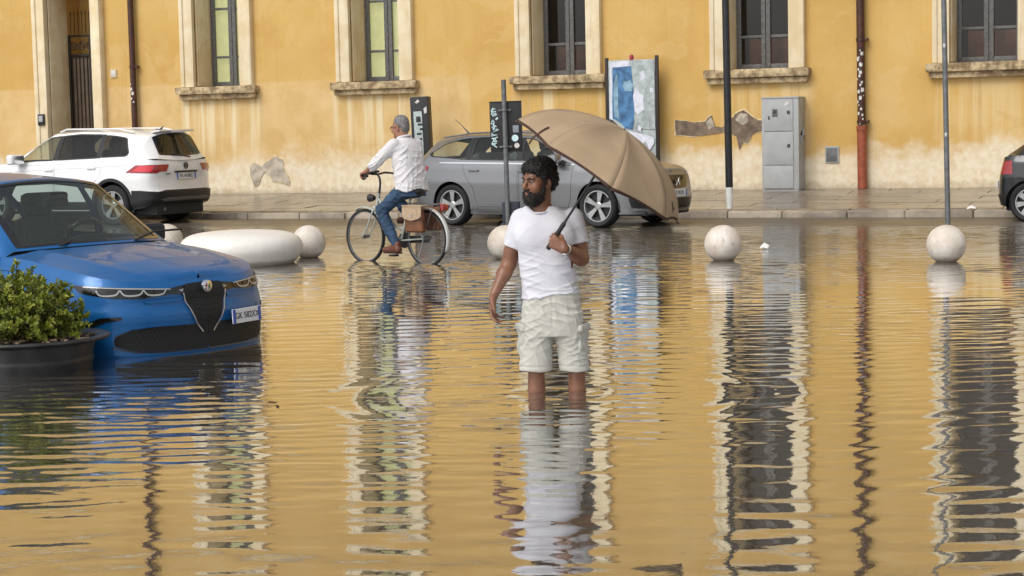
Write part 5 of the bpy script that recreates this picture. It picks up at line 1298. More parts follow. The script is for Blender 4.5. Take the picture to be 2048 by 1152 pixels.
def folds(V, specs, seed=0, sharp=2.5, warp=.35):
    """cloth creases: narrow ridges along wandering lines"""
    q = np.random.default_rng(seed); o = np.zeros(len(V))
    for d, a in specs:
        w = sum(np.sin(V @ q.normal(0, 14, 3) + q.uniform(0, 6)) for _ in range(3)) * warp; m = .5 + .5 * np.sin(V @ q.normal(0, 16, 3) + q.uniform(0, 6))
        o += a * m * ((1 - np.abs(np.sin((V @ np.asarray(d, float)) * .5 + w * 2 + q.uniform(0, 6)))) ** sharp - .25)
    return o
# ------------------------------------------------------------------ the man with the umbrella
man = thing('person', 'bearded man in white t-shirt and pale cargo shorts standing shin deep in the water holding an umbrella', 'person', (-4.015, 10.545, -.335), R(20.6))
man['label'] = 'bearded man in white t-shirt and pale shorts standing shin deep, holding the umbrella'
F = Field((-.47, -.34, -.03), (.33, .26, 1.80), .0056)
HO, HR = np.array((-.058, -.028, 1.592)), rot3('Z', -47) @ rot3('X', 4) @ rot3('Y', 2)
F.stack([(.76, .01, 0, .11, .085), (.90, .01, 0, .155, .10), (1.02, 0, 0, .14, .095), (1.20, -.02, 0, .155, .10), (1.33, -.03, 0, .155, .10), (1.40, -.035, .005, .11, .075), (1.44, -.04, .01, .06, .06)], .03)
P = head(F, HO, HR, .95, (-.045, .012, 1.40))
SR, ER, WR_ = (-.166, .01, 1.375), (-.246, .055, 1.105), (-.338, -.055, .925)
SL, EL, WL = (.145, .02, 1.375), (.190, .0, 1.135), (.098, -.195, 1.212)
for s_, e_, w_ in ((SR, ER, WR_), (SL, EL, WL)):
    s_, e_, w_ = map(np.array, (s_, e_, w_))
    F.cone(s_, e_, .052, .043, .02); F.cone(s_ * .5 + e_ * .5, s_ * .25 + e_ * .75, .050, .046, .02); F.cone(e_, e_ * .7 + w_ * .3, .043, .044, .02); F.cone(e_ * .7 + w_ * .3, w_, .043, .026, .02)
UA = unit((.555, -.07, .83)); HC = np.array((.022, -.238, 1.258))
nn = unit(np.cross(UA, np.cross((.15, 1.0, .05), UA))); dd = unit(np.cross(UA, nn));
if dd[0] > 0: dd = -dd
KN = HC - nn * .030; WL2 = KN - dd * .086
hand(F, WL2, dd, nn, 1.0, ((62, 80, 55), (66, 84, 55), (70, 86, 55), (74, 88, 55)), (.55, .55, .7), 1 if np.dot(np.cross(dd, nn), UA) > 0 else -1, 2, .004)
F.cone(WL, WL2, .027, .026, .015)
hand(F, WR_, (-.10, -.28, -.95), (.75, -.2, .0), 1.0, ((16, 22, 14), (20, 26, 16), (26, 30, 18), (32, 34, 20)), (.45, .35, .3), 1 if np.dot(np.cross(unit((-.10, -.28, -.95)), (.75, -.2, 0)), (0, -1, 0)) > 0 else -1, 4)
for x, y in ((-.093, 0.0), (.150, .015)):
    F.cone((x * .70, 0, .84), (x, y, .52), .068, .056, .02); F.cone((x, y, .52), (x, y + .012, .36), .050, .050, .02); F.ell((x, y + .03, .37), (.046, .046, .10), .02); F.cone((x, y + .01, .34), (x, y + .015, .09), .046, .034, .02)
    F.cone((x, y + .04, .045), (x + (-.03 if x < 0 else .03), y - .13, .028), .042, .034, .02); F.cone((x, y + .015, .12), (x, y + .035, .04), .038, .042, .02)
V, Fq = F.mesh(1); quad_obj('body', V, Fq, M['skin'], man)
face_bits(P, HR, .95, man, M['iris'], M['beard'])
bb = B(); bb.tube([P(-.020, -.0945, -.0565), P(-.008, -.1035, -.0545), P(0, -.1025, -.056), P(.008, -.1035, -.0545), P(.020, -.0945, -.0565)], [.003, .0062, .0055, .0062, .003], 8)
bb.tube([P(-.016, -.0945, -.0625), P(0, -.1055, -.0655), P(.016, -.0945, -.0625)], [.003, .0075, .003], 8); bb.obj('lips', mat('lip skin', (.27, .11, .09), .45), man)
# hair
Fh = Field(HO + (-.17, -.17, -.09), HO + (.17, .19, .23), .0045)
for p_, r_ in (((0, .022, .074), (.083, .102, .080)), ((0, -.036, .100), (.068, .052, .028)), ((.05, -.022, .088), (.034, .055, .034)), ((-.05, -.022, .088), (.034, .055, .034)), ((0, .075, .02), (.080, .055, .085))): Fh.ell(P(*p_), r_, .02, HR)
for i in (-1, 1): Fh.cone(P(i * .073, -.018, .055), P(i * .074, -.014, .0), .016, .010, .015)
Fh.ell(P(0, -.115, -.022), (.105, .085, .092), .008, HR, True); 
for i in (-1, 1): Fh.ell(P(i * .085, .014, -.012), (.022, .030, .034), .006, HR, True)
Fh.cone(P(0, .02, -.03), (-.045, .012, 1.40), .055, .06, .01, True)
V, Fq = Fh.mesh(1); N = vnormals(V, Fq)
dsp = np.array([noise.noise(Vector(v) * 55) * .009 + noise.noise(Vector(v) * 120) * .005 + abs(noise.noise(Vector(v) * 32 + Vector((9, 2, 4)))) * .010 for v in V]); V = V + N * (dsp[:, None] - .001)
quad_obj('hair', V, Fq, M['hair'], man); HV, HN = V, N
bb = B(); r2 = random.Random(11)
for i in range(420):
    a, e = r2.uniform(0, 2 * PI), r2.uniform(-.05, 1.45); q = np.array((.083 * math.cos(a) * math.cos(e), .022 + .102 * math.sin(a) * math.cos(e), .072 + .079 * math.sin(e)))
    if q[1] < -.04 and q[2] < .078: q[2] = .078 + r2.uniform(0, .05)
    if q[2] < .03 and q[1] < .03: continue
    n0 = unit(q - np.array((0, .02, .05))); t_ = unit(np.cross(n0, (r2.gauss(0, 1), r2.gauss(0, 1), r2.gauss(0, 1)))); b0 = np.cross(n0, t_); rr = r2.uniform(.005, .009)
    pts = [P(*(q + n0 * (.004 + .003 * j) + (t_ * math.cos(j * 1.5) + b0 * math.sin(j * 1.5)) * rr)) for j in range(5)]
    bb.tube(pts, [.0035, .0040, .0036, .003, .0015], 5)
tag(bb.obj('hair_curls', M['hair'], man), kind='stuff')
HAIRJOB = (HV, HN)
# beard
Fb = Field(HO + (-.14, -.17, -.17), HO + (.14, .13, .07), .0042)
Fb.ell(P(0, -.038, -.078), (.064, .066, .060), .01, HR); Fb.ell(P(0, -.070, -.105), (.040, .036, .036), .02, HR)
for i in (-1, 1):
    Fb.cone(P(i * .0665, -.026, -.055), P(i * .0735, -.012, .016), .013, .008, .018); Fb.cone(P(i * .004, -.106, -.040), P(i * .030, -.094, -.050), .0085, .008, .006); Fb.cone(P(i * .030, -.094, -.050), P(i * .040, -.078, -.085), .010, .014, .01)
    Fb.ell(P(i * .047, -.080, -.022), (.032, .040, .032), .012, HR, True)
Fb.ell(P(0, -.105, -.012), (.030, .04, .024), .005, HR, True); Fb.ell(P(0, -.110, -.0565), (.019, .020, .0105), .004, HR, True)
Fb.cone(P(0, .03, -.03), (-.045, .03, 1.36), .052, .056, .01, True)
V, Fq = Fb.mesh(1); N = vnormals(V, Fq); dsp = np.array([noise.noise(Vector(v) * 110) * .004 + noise.noise(Vector(v) * 230) * .002 for v in V]); quad_obj('beard', V + N * dsp[:, None], Fq, M['beard'], man)
def strands(V, N, n, L, r, m, name, parent, seed, keepf=None, curl=.5):
    q = np.random.default_rng(seed); bb = B()
    for i in q.choice(len(V), n):
        if keepf is not None and not keepf(V[i]): continue
        t_ = unit(N[i] + q.normal(0, curl, 3)); p0 = V[i] - N[i] * .002; l = L * q.uniform(.5, 1.2); b_ = unit(np.cross(t_, q.normal(0, 1, 3)))
        bb.tube([tuple(p0), tuple(p0 + t_ * l * .5 + b_ * l * .12), tuple(p0 + t_ * l + b_ * l * .35)], [r, r * .8, r * .35], 4, caps=False)
    tag(bb.obj(name, m, parent), kind='stuff')
strands(V, N, 900, .012, .0011, M['beard'], 'beard_strands', man, 31)
strands(HAIRJOB[0], HAIRJOB[1], 1300, .015, .0011, M['hair'], 'hair_strands', man, 32, None, .8)
# t-shirt
F = Field((-.36, -.22, .85), (.31, .24, 1.50), .0056)
F.stack([(.92, .004, .0, .176, .122), (.955, .0, .0, .168, .114), (1.0, -.008, -.002, .163, .112), (1.12, -.018, -.004, .170, .114), (1.25, -.024, -.002, .182, .116), (1.34, -.028, .004, .178, .106), (1.405, -.034, .008, .140, .085), (1.452, -.042, .010, .088, .070)], .03, pw=2.4)
for sx in (-1, 1): F.ell((-.026 + sx * .078, -.070, 1.275), (.088, .045, .075), .06)
for s_, e_, L_ in ((SR, ER, .62), (SL, EL, .66)):
    s_, e_ = np.array(s_), np.array(e_); F.cone(s_ + (0, 0, .004), s_ + (e_ - s_) * L_, .060, .066, .035)
    pl = s_ + (e_ - s_) * (L_ - .02); ax = unit(e_ - s_)
    sl, x, y, z = F.blk(pl - .13, pl + .13); d = (x - pl[0]) * ax[0] + (y - pl[1]) * ax[1] + (z - pl[2]) * ax[2]; r_ = np.sqrt(np.maximum((x - pl[0]) ** 2 + (y - pl[1]) ** 2 + (z - pl[2]) ** 2 - d * d, 0))
    F.f[sl] = np.where(r_ < .095, np.maximum(F.f[sl], np.minimum(d, .05)), F.f[sl])
    F.cone(s_ + (e_ - s_) * (L_ - .16), e_, .056, .058, .003, True)
F.cone((-.050, -.010, 1.425), (-.060, -.03, 1.55), .062, .068, .006, True)
F.stack([(.89, .004, 0, .169, .113), (.95, .003, 0, .164, .106)], .004, True)
V, Fq = F.mesh(1); N = vnormals(V, Fq)
lowm = np.clip((1.27 - V[:, 2]) / .25, 0, 1); fr = np.clip(.6 - V[:, 1] * 4, .3, 1)
dsp = lowm * fr * folds(V, [((46, 10, 92), .0085), ((-40, 10, 100), .0075), ((14, 5, 120), .006), ((70, 0, 60), .006)], 2) + .4 * np.clip(1 - lowm, 0, 1) * folds(V, [((60, 20, 40), .006), ((-50, 20, 60), .005)], 8)
slv = np.clip((np.abs(V[:, 0] + .028) - .17) / .05, 0, 1) * np.clip((1.36 - V[:, 2]) / .1, 0, 1); dsp += slv * folds(V, [((50, 30, 120), .006), ((-60, 20, 100), .005)], 3)
dsp += .0008 * sins(V, [((20, 30, 14), 1), ((33, 11, 25), .8)], 4) * np.clip((1.36 - V[:, 2]) * 6, 0, 1)
dsp -= .0028 * np.exp(-((V[:, 2] - .942) / .005) ** 2); hem = np.clip((1.02 - V[:, 2]) / .12, 0, 1); V = V + N * dsp[:, None]; V[:, 2] += hem * (.008 * np.sin(V[:, 0] * 24 + 1) + .14 * V[:, 0])
quad_obj('t_shirt', V, Fq, M['tee'], man)
bb = B(); bb.tube([(-.050 + .070 * math.cos(a), -.012 + .068 * math.sin(a), 1.434 + .020 * math.sin(a) + .004 * math.cos(a)) for a in np.linspace(0, 2 * PI, 33)[:-1]], .0055, 7, closed=True); bb.obj('collar', M['tee'], man)
# shorts
F = Field((-.25, -.19, .43), (.26, .21, .72 + .30), .0056)
F.stack([(.68, .008, .0, .176, .118), (.78, .008, .0, .182, .122), (.88, .006, .0, .174, .118), (.97, .004, .0, .164, .110), (1.0, .004, 0, .160, .108)], .02)
F.stack([(.470, -.096, .0, .100, .100), (.60, -.092, .0, .097, .100), (.74, -.078, .0, .100, .112), (.82, -.072, 0, .098, .112)], .015, pw=2.2)
F.stack([(.466, .136, .012, .092, .098), (.60, .122, .010, .092, .100), (.74, .094, .004, .098, .112), (.82, .086, 0, .098, .112)], .015, pw=2.2)
V, Fq = F.mesh(1); N = vnormals(V, Fq)
dsp = folds(V, [((60, 20, 80), .008), ((-55, 15, 90), .008), ((20, 10, 130), .007), ((90, 10, 40), .005), ((-30, 20, 110), .006)], 6) * np.clip((.98 - V[:, 2]) / .1, .2, 1) * np.clip((V[:, 2] - .475) / .06, .15, 1)
dsp -= .0030 * np.exp(-((V[:, 2] - .500) / .005) ** 2) + .0035 * np.exp(-((V[:, 0] - .010) / .006) ** 2) * (V[:, 1] < 0) * (V[:, 2] > .74) + .003 * np.exp(-((V[:, 2] - .955) / .005) ** 2); V = V + N * dsp[:, None]; V[:, 2] += np.clip((.50 - V[:, 2]) / .04, 0, 1) * .005 * np.sin(V[:, 0] * 30)
sh = quad_obj('shorts', V, Fq, M['shorts'], man)
def cloth_box(c, size, rz, name, seed, parent, amp=.004):
    F = Field(np.array(c) - np.array(size) * .5 - .05, np.array(c) + np.array(size) * .5 + .05, .006); s_ = np.array(size) / 2
    sl, x, y, z = F.blk(F.lo, F.lo + F.h * np.array(F.f.shape)); x, y, z = x - c[0], y - c[1], z - c[2]; q = rot3('Z', rz).T; xx, yy = q[0, 0] * x + q[0, 1] * y, q[1, 0] * x + q[1, 1] * y
    dx, dy, dz = np.abs(xx) - s_[0] + .012, np.abs(yy) - s_[1] + .012, np.abs(z) - s_[2] + .012
    F.f[sl] = np.sqrt(np.maximum(dx, 0) ** 2 + np.maximum(dy, 0) ** 2 + np.maximum(dz, 0) ** 2) + np.minimum(np.maximum(dx, np.maximum(dy, dz)), 0) - .012
    V, Fq = F.mesh(1); N = vnormals(V, Fq); V = V + N * sins(V, [((30, 20, 60), amp), ((-40, 30, 50), amp * .8)], seed)[:, None]; return quad_obj(name, V, Fq, M['shorts'], parent)
for c, rz, sd_ in (((.186, -.018, .64), -24, 3), ((-.172, -.008, .645), 16, 5)):
    pk = cloth_box(c, (.034, .130, .165), rz, 'cargo_pocket', sd_, sh); cloth_box((c[0] + (.006 if c[0] > 0 else -.006), c[1] - .004, c[2] + .086), (.040, .140, .045), rz, 'pocket_flap', sd_ + 1, pk, .002)
bb = B(); wd_ = unit(np.array(WL2) - np.array(WL)); wc = np.array(WL) * .35 + np.array(WL2) * .65; u_ = unit(np.cross(wd_, (0, 0, 1))); v_ = np.cross(wd_, u_)
bb.tube([wc + (u_ * math.cos(a) + v_ * math.sin(a)) * .029 for a in np.linspace(0, 2 * PI, 21)[:-1]], .0065, 7, closed=True); wt = bb.obj('wrist_watch', M['chrome'], man)
bb = B(); qd = Vector(unit(np.array((-.2, -1, .1)) - wd_ * np.dot((-.2, -1, .1), wd_))); bb.lathe([(0, -.004), (.017, -.004), (.017, .006), (.014, .008), (0, .008)], 18, Vector(wc) + qd * .031, rot=qd.to_track_quat('Z', 'Y').to_matrix()); bb.obj('watch_dial', M['white_paint'], wt)

# umbrella over his shoulder
MW = Matrix.Translation(man.location) @ Matrix.Rotation(R(20.6), 4, 'Z')
hw = MW @ Vector(HC); axw = (MW.to_3x3() @ Vector(UA)).normalized()
umb = thing('umbrella', 'large open beige umbrella with dark border tilted over the standing man\'s shoulder', 'umbrella', tuple(hw))
umb.rotation_mode = 'QUATERNION'
lx = (MW.to_3x3() @ Vector((.84, 0, -.54))); lx = (lx - axw * lx.dot(axw)).normalized(); ly = axw.cross(lx)
umb.rotation_quaternion = Matrix((lx, ly, axw)).transposed().to_quaternion()
RU, HU, L0 = .565, .292, .475
def um(name, c, sheen=.3):
    k = NT(name); v = k.coords(); f = k.noise(v, 6, 5); g = k.noise(v, 500, 2)
    cc = k.mix(k.ramp(f, .35, .7), tuple(x * .86 for x in c), c); cc = k.mix(k.math('MULTIPLY', k.ramp(g, .4, .7), .2), cc, tuple(x * .7 for x in c))
    k.set(Base_Color=cc, Roughness=.75); k.bump(f, .25, .02)
    tr = k.n('BsdfTranslucent'); k.link(cc, tr.inputs[0]); mx = k.n('MixShader'); mx.inputs[0].default_value = .15; k.link(k.b.outputs[0], mx.inputs[1]); k.link(tr.outputs[0], mx.inputs[2]); k.link(mx.outputs[0], k.out.inputs[0]); return k.m
M['canopy'] = um('beige umbrella cloth', (.46, .33, .205)); M['canopy_edge'] = um('brown umbrella border', (.075, .035, .025))
NG = 8
def dome(th, u):
    """th round the axis, u 0 apex .. 1 rim"""
    a = (th / (2 * PI) * NG) % 1; sag = 4 * a * (1 - a); r = RU * math.sin(u * 1.30) / math.sin(1.30) * (1 - .085 * sag * u ** 1.5)
    z = L0 + HU * ((math.cos(u * 1.30) - math.cos(1.30)) / (1 - math.cos(1.30))) - .030 * sag * math.sin(PI * min(1, u)) + .016 * sag * u ** 3
    return Vector((r * math.cos(th), r * math.sin(th), z))
OFF = R(10)
for g in range(NG):
    na, nu = 10, 26; V = []; Fc = []; mi = []
    for i in range(na + 1):
        for j in range(nu + 1):
            p = dome(OFF + 2 * PI * (g + .0 + (i / na) * .9999) / NG - OFF, max(.02, j / nu)); V.append(Matrix.Rotation(OFF, 3, 'Z') @ p)
    for i in range(na):
        for j in range(nu): Fc.append((i * (nu + 1) + j, i * (nu + 1) + j + 1, (i + 1) * (nu + 1) + j + 1, (i + 1) * (nu + 1) + j)); mi.append(1 if j >= nu - 1 else 0)
    o = mesh('gore', V, Fc, [M['canopy'], M['canopy_edge']], umb, mi=mi)
    sm_ = o.modifiers.new('t', 'SOLIDIFY'); sm_.thickness = .002
for g in range(NG):
    th = 2 * PI * g / NG; bb = B(); bb.tube([Matrix.Rotation(OFF, 3, 'Z') @ dome(th, j / 12) + Vector((0, 0, -.005)) for j in range(13)], .0028, 6); rb = bb.obj('rib', M['grey_metal'], umb)
    e = Matrix.Rotation(OFF, 3, 'Z') @ dome(th, .55); bb = B(); bb.tube([(0, 0, L0 + .06), e - Vector((0, 0, .008))], .0025, 6); bb.obj('stretcher', M['grey_metal'], rb)
    e = Matrix.Rotation(OFF, 3, 'Z') @ dome(th, 1.0); bb = B(); bb.tube([e - e.normalized() * .01, e + Vector((e.x, e.y, 0)).normalized() * .012], .004, 6); bb.obj('rib_tip', M['black_plastic'], rb)
bb = B(); bb.tube([(0, 0, -.03), (0, 0, L0 + HU + .002)], .0072, 12); bb.obj('shaft', M['black_metal'], umb)
bb = B(); bb.tube([(0, 0, -.058), (0, 0, -.05), (0, 0, .10), (0, 0, .115), (0, 0, .13)], [.012, .0145, .0135, .015, .009], 14); bb.obj('handle', M['black_plastic'], umb)
bb = B(); bb.tube([(0, 0, L0 + HU - .012), (0, 0, L0 + HU - .002), (0, 0, L0 + HU + .006)], [.012, .008, .005], 10); bb.obj('ferrule', M['black_plastic'], umb)
bb = B(); bb.tube([(0, 0, L0 + .03), (0, 0, L0 + .09)], .013, 10); bb.obj('runner', M['black_plastic'], umb)
# loose tie strap lying on the cloth, and a printed mark
st = [Matrix.Rotation(OFF, 3, 'Z') @ dome(R(-152), u) + Vector((0, 0, .006)) for u in (.80, .86, .92, .98)]
dn = [st[-1] + Vector((-.012, -.004, -.035)), st[-1] + Vector((-.012, -.004, -.075))]
bb = B(); pts = st + dn; q = Vector((.3, -.95, 0)).normalized() * .013
for a, b_ in zip(pts, pts[1:]):
    vs = [bb.bm.verts.new(x) for x in (a - q, a + q, b_ + q, b_ - q)]; bb.bm.faces.new(vs)
bmesh.ops.remove_doubles(bb.bm, verts=bb.bm.verts, dist=1e-5); o = bb.obj('tie_strap', M['canopy_edge'], umb); o.modifiers.new('t', 'SOLIDIFY').thickness = .003
bb = B()
for u0, u1, a0, a1 in ((.80, .90, -27, -24.5), (.83, .87, -24, -21), (.76, .80, -26, -23)):
    vs = [bb.bm.verts.new(Matrix.Rotation(OFF, 3, 'Z') @ dome(R(a) , u) * 1.0 + (Matrix.Rotation(OFF, 3, 'Z') @ Vector((math.cos(R(a)), math.sin(R(a)), .5))) * .003) for u, a in ((u0, a0), (u1, a0), (u1, a1), (u0, a1))]; bb.bm.faces.new(vs)
bb.obj('printed_mark', M['canopy_edge'], umb)
# ------------------------------------------------------------------ bicycle, its rider and the saddlebag
BX, BY, BH = -9.25, 20.27, R(180 - 21)
bike = thing('bicycle', 'pale green city bicycle with white rear mudguard ridden through the shallow water', 'bicycle', (BX, BY, gz(BY)), BH)
M['bike_frame'] = mat('pale grey green enamel', (.42, .45, .40), .35, coat=.6, var=.08, vs=12)
WR = .335
def bwheel(x, name='wheel'):
    bb = B(); bb.lathe([(WR - .030, -.015), (WR - .008, -.020), (WR, 0), (WR - .008, .020), (WR - .030, .015)], 48, (0, 0, 0), 'Y'); tyre = bb
    b2 = B(); b2.lathe([(WR - .028, -.011), (WR - .040, -.009), (WR - .043, 0), (WR - .040, .009), (WR - .028, .011)], 48, (0, 0, 0), 'Y')
    o = b2.obj(name, M['grey_metal'], bike, loc=(x, 0, WR)); tyre.obj('tyre', M['rubber'], o)
    b3 = B()
    for i in range(28):
        a = 2 * PI * i / 28; c = (WR - .042); h0 = .022; da = .6 if i % 2 else -.6
        b3.tube([(h0 * math.cos(a + da), (.025 if i % 4 < 2 else -.025), h0 * math.sin(a + da)), (c * math.cos(a), 0, c * math.sin(a))], .0010, 4, caps=False)
    tag(b3.obj('spokes', M['grey_metal'], o), kind='stuff')
    b4 = B(); b4.tube([(0, -.05, 0), (0, .05, 0)], .022, 12); b4.obj('hub', M['grey_metal'], o); return o
bwheel(0); bwheel(1.06)
T = lambda *a: tuple(a)
bb = B(); BBp = (.44, 0, .30); ST = (.26, 0, .80); HT, HB = (.80, 0, .86), (.845, 0, .70)
bb.tube([BBp, ST], .016, 12); bb.tube([HT, HB], .020, 12)
bb.tube(catmull([HB, (.72, 0, .50), (.58, 0, .36), BBp], 6), .020, 12); bb.tube(catmull([(.815, 0, .80), (.66, 0, .60), (.52, 0, .46), (.385, 0, .44)], 6), .015, 12)
for s in (-1, 1):
    bb.tube([(.42, s * .02, .30), (0, s * .06, WR)], .010, 8); bb.tube([(.31, s * .02, .66), (0, s * .06, WR)], .009, 8)
bb.obj('frame', M['bike_frame'], bike)
bb = B()
for s in (-1, 1): bb.tube(catmull([(.855, s * .028, .69), (.90, s * .048, .60), (.97, s * .05, .46), (1.06, s * .055, WR)], 5), .010, 8)
bb.box((.852, 0, .69), (.05, .09, .04), .01); bb.obj('fork', M['bike_frame'], bike)
bb = B(); bb.tube(catmull([(.80, 0, .85), (.775, 0, .98), (.79, 0, 1.05), (.82, 0, 1.08)], 5), .013, 10); bb.obj('stem', M['black_plastic'], bike)
bb = B(); bb.tube(catmull([(.70, .29, 1.075), (.80, .27, 1.085), (.855, .16, 1.10), (.83, 0, 1.085), (.855, -.16, 1.10), (.80, -.27, 1.085), (.70, -.29, 1.075)], 8), .012, 10); hbar = bb.obj('handlebar', M['black_plastic'], bike)
for s in (-1, 1):
    bb = B(); bb.tube([(.68, s * .293, 1.073), (.80, s * .272, 1.085)], .017, 10); bb.obj('grip', M['rubber'], hbar)
    bb = B(); bb.tube([(.81, s * .25, 1.075), (.80, s * .262, 1.05), (.70, s * .285, 1.04)], .005, 6); bb.obj('brake_lever', M['grey_metal'], hbar)
bb = B(); bb.box((.84, .03, 1.115), (.06, .12, .025), .008, rotm('Y', 15)); bb.obj('bar_box', M['black_plastic'], bike)
bb = B(); bb.lathe([(0, -.05), (.03, -.045), (.045, .0), (.048, .035), (0, .04)], 16, (.935, 0, .80), 'X'); bb.obj('headlamp', M['black_plastic'], bike)
bb = B(); bb.tube([(.26, 0, .78), (.245, 0, .87)], .012, 10); bb.obj('seat_post', M['grey_metal'], bike)
bb = B(); bb.lathe([(0, -.06), (.09, -.055), (.115, 0), (.10, .03), (0, .045)], 20, (.18, 0, .885)); bb.tube([(.22, 0, .895), (.32, 0, .90), (.42, 0, .893)], [.065, .04, .022], 12); bb.obj('saddle', M['black_plastic'], bike)
bb = B()
for s, an in ((1, -90), (-1, 90)):
    e = Vector((.44 + .17 * math.cos(R(an)), s * .075, .30 + .17 * math.sin(R(an)))); bb.tube([(.44, s * .06, .30), e], .009, 8)
bb.tube([(.44, -.07, .30), (.44, .07, .30)], .02, 10); bb.obj('crank', M['grey_metal'], bike)
for s, z in ((1, .13), (-1, .47)):
    bb = B(); bb.box((.44, s * .125, z), (.09, .085, .022), .005); bb.obj('pedal', M['black_plastic'], bike)
bb = B(); bb.box((.24, -.05, .315), (.46, .012, .085), .005, rotm('Y', 2)); bb.lathe([(0, -.008), (.095, -.008), (.095, .004), (0, .004)], 24, (.44, -.052, .30), 'Y'); bb.obj('chain_guard', M['black_plastic'], bike)
def guard(cx, a0, a1, m, name):
    V = []; Fc = []; n = 22
    for i in range(n + 1):
        a = R(a0 + (a1 - a0) * i / n)
        for dy, dr in ((-.028, -.010), (-.016, .003), (.016, .003), (.028, -.010)): r = WR + .022 + dr; V.append((cx + r * math.cos(a), dy, WR + r * math.sin(a)))
    for i in range(n):
        for j in range(3): k = i * 4 + j; Fc.append((k, k + 4, k + 5, k + 1))
    o = mesh(name, V, Fc, m, bike); o.modifiers.new('t', 'SOLIDIFY').thickness = .003
guard(0, 40, 205, mat('dull white mudguard', (.50, .50, .48), .4), 'rear_mudguard'); guard(1.06, 60, 165, M['bike_frame'], 'front_mudguard')
bb = B()
for s in (-1, 1): bb.tube([(.27, s * .05, .745), (-.25, s * .065, .735)], .006, 6); bb.tube([(-.18, s * .065, .735), (0, s * .07, WR)], .005, 6)
for x in (.15, .02, -.12, -.24): bb.tube([(x, -.06, .738), (x, .06, .738)], .005, 6)
bb.obj('rack', M['grey_metal'], bike)
bb = B(); bb.box((-.30, 0, .70), (.05, .10, .075), .018); bb.box((-.27, 0, .735), (.07, .05, .02), .004); bb.obj('rear_lamp', M['red_lamp'], bike)
bb = B(); bb.tube([(.0, .06, .33), (.02, .13, .10)], .008, 8); bb.obj('kickstand', M['grey_metal'], bike)

bag = thing('saddlebag', 'brown leather bicycle saddlebag with pale canvas flap hanging from the rear rack', 'bag', (BX, BY, gz(BY)), BH)
Mb = mat('worn brown leather', (.16, .062, .026), .55, var=.35, vs=14, bump=.3, bs=70); Mc = mat('pale canvas flap', (.40, .29, .19), .8, var=.12, vs=20, bump=.15, bs=300)
bb = B(); bb.box((.06, .132, .555), (.30, .10, .29), .045, rotm('X', -3), seg=3, taper=(.94, .8)); bb.obj('pouch', Mb, bag)
bb = B(); bb.poly([(-.10, .196, .60), (-.06, .200, .575), (.06, .202, .55), (.18, .200, .575), (.215, .196, .61), (.215, .188, .72), (-.10, .188, .72)], (0, -.012, 0)); bb.box((.058, .125, .722), (.33, .14, .018), .008); bb.obj('flap', Mc, bag)
bb = B(); bb.lathe([(0, -.003), (.016, -.003), (.016, .004), (0, .005)], 14, (.06, .203, .61), 'Y'); bb.obj('clasp', M['chrome'], bag)
bb = B(); bb.box((.06, -.135, .56), (.32, .10, .28), .04, seg=3); bb.obj('far_pouch', Mb, bag)

rid = thing('person', 'grey haired man in loose white shirt and blue jeans riding the bicycle', 'person', (BX, BY, gz(BY)), BH)
F = Field((-.02, -.40, .10), (1.0, .42, 1.86), .0085)
HO, HR = np.array((.395, .01, 1.625)), rot3('Z', 101) @ rot3('X', 8)
F.stack([(.86, .25, 0, .12, .15), (1.0, .26, 0, .11, .15), (1.2, .29, 0, .10, .15), (1.38, .315, 0, .095, .16), (1.47, .335, 0, .08, .10)], .03)
P = head(F, HO, HR, 1.0, (.345, 0, 1.44))
M['skin_h'] = M['skin_old']
for s in (-1, 1):
    S_, E_, W_ = (.33, s * .185, 1.445), (.53, s * .285, 1.235), (.705, s * .285, 1.125)
    F.cone(S_, E_, .052, .043, .02); F.cone(E_, W_, .043, .028, .02)
    hand(F, W_, (.86, -.05 * s, -.28), (.25, 0, -1), 1.0, ((50, 60, 40), (54, 62, 40), (58, 66, 40), (60, 70, 40)), (.45, .6, .5), 1 if np.dot(np.cross(unit((.86, -.05 * s, -.28)), (.25, 0, -1)), (0, -s, 0)) > 0 else -1, 3)
KL, AL, KR, AR = (.60, .155, .66), (.405, .125, .245), (.66, -.135, .83), (.415, -.12, .585)
for H_, K_, A_ in (((.26, .09, .93), KL, AL), ((.26, -.09, .93), KR, AR)): F.cone(H_, K_, .075, .05, .02); F.cone(K_, A_, .05, .032, .02); F.cone(A_, np.array(A_) + (.16, 0, -.06), .034, .026, .02)
V, Fq = F.mesh(1); quad_obj('body', V, Fq, M['skin_old'], rid); face_bits(P, HR, 1.0, rid, M['iris'], M['grey_hair'])
Fh = Field(HO - .2, HO + .22, .007)
for p_, r_ in (((0, .026, .070), (.079, .096, .088)), ((0, .070, .01), (.068, .046, .078))): Fh.ell(P(*p_), r_, .02, HR)
Fh.ell(P(0, -.125, -.018), (.12, .085, .115), .01, HR, True)
for i in (-1, 1): Fh.ell(P(i * .085, -.005, -.02), (.022, .034, .045), .006, HR, True)
V, Fq = Fh.mesh(1); N = vnormals(V, Fq); V = V + N * np.array([noise.noise(Vector(v) * 60) * .004 for v in V])[:, None]; quad_obj('hair', V, Fq, M['grey_hair'], rid); strands(V, N, 700, .014, .0012, M['grey_hair'], 'hair_strands', rid, 33, None, .8)
bb = B()
for i in (-1, 1):
    bb.tube([P(i * .034 + .022 * math.cos(a), -.106, .014 + .017 * math.sin(a)) for a in np.linspace(0, 2 * PI, 17)[:-1]], .0024, 5, closed=True); bb.tube([P(i * .056, -.104, .018), P(i * .080, -.03, .020), P(i * .080, .02, .016)], .0024, 5)
bb.tube([P(-.012, -.107, .018), P(0, -.112, .02), P(.012, -.107, .018)], .0024, 5); bb.obj('glasses', M['black_plastic'], rid)
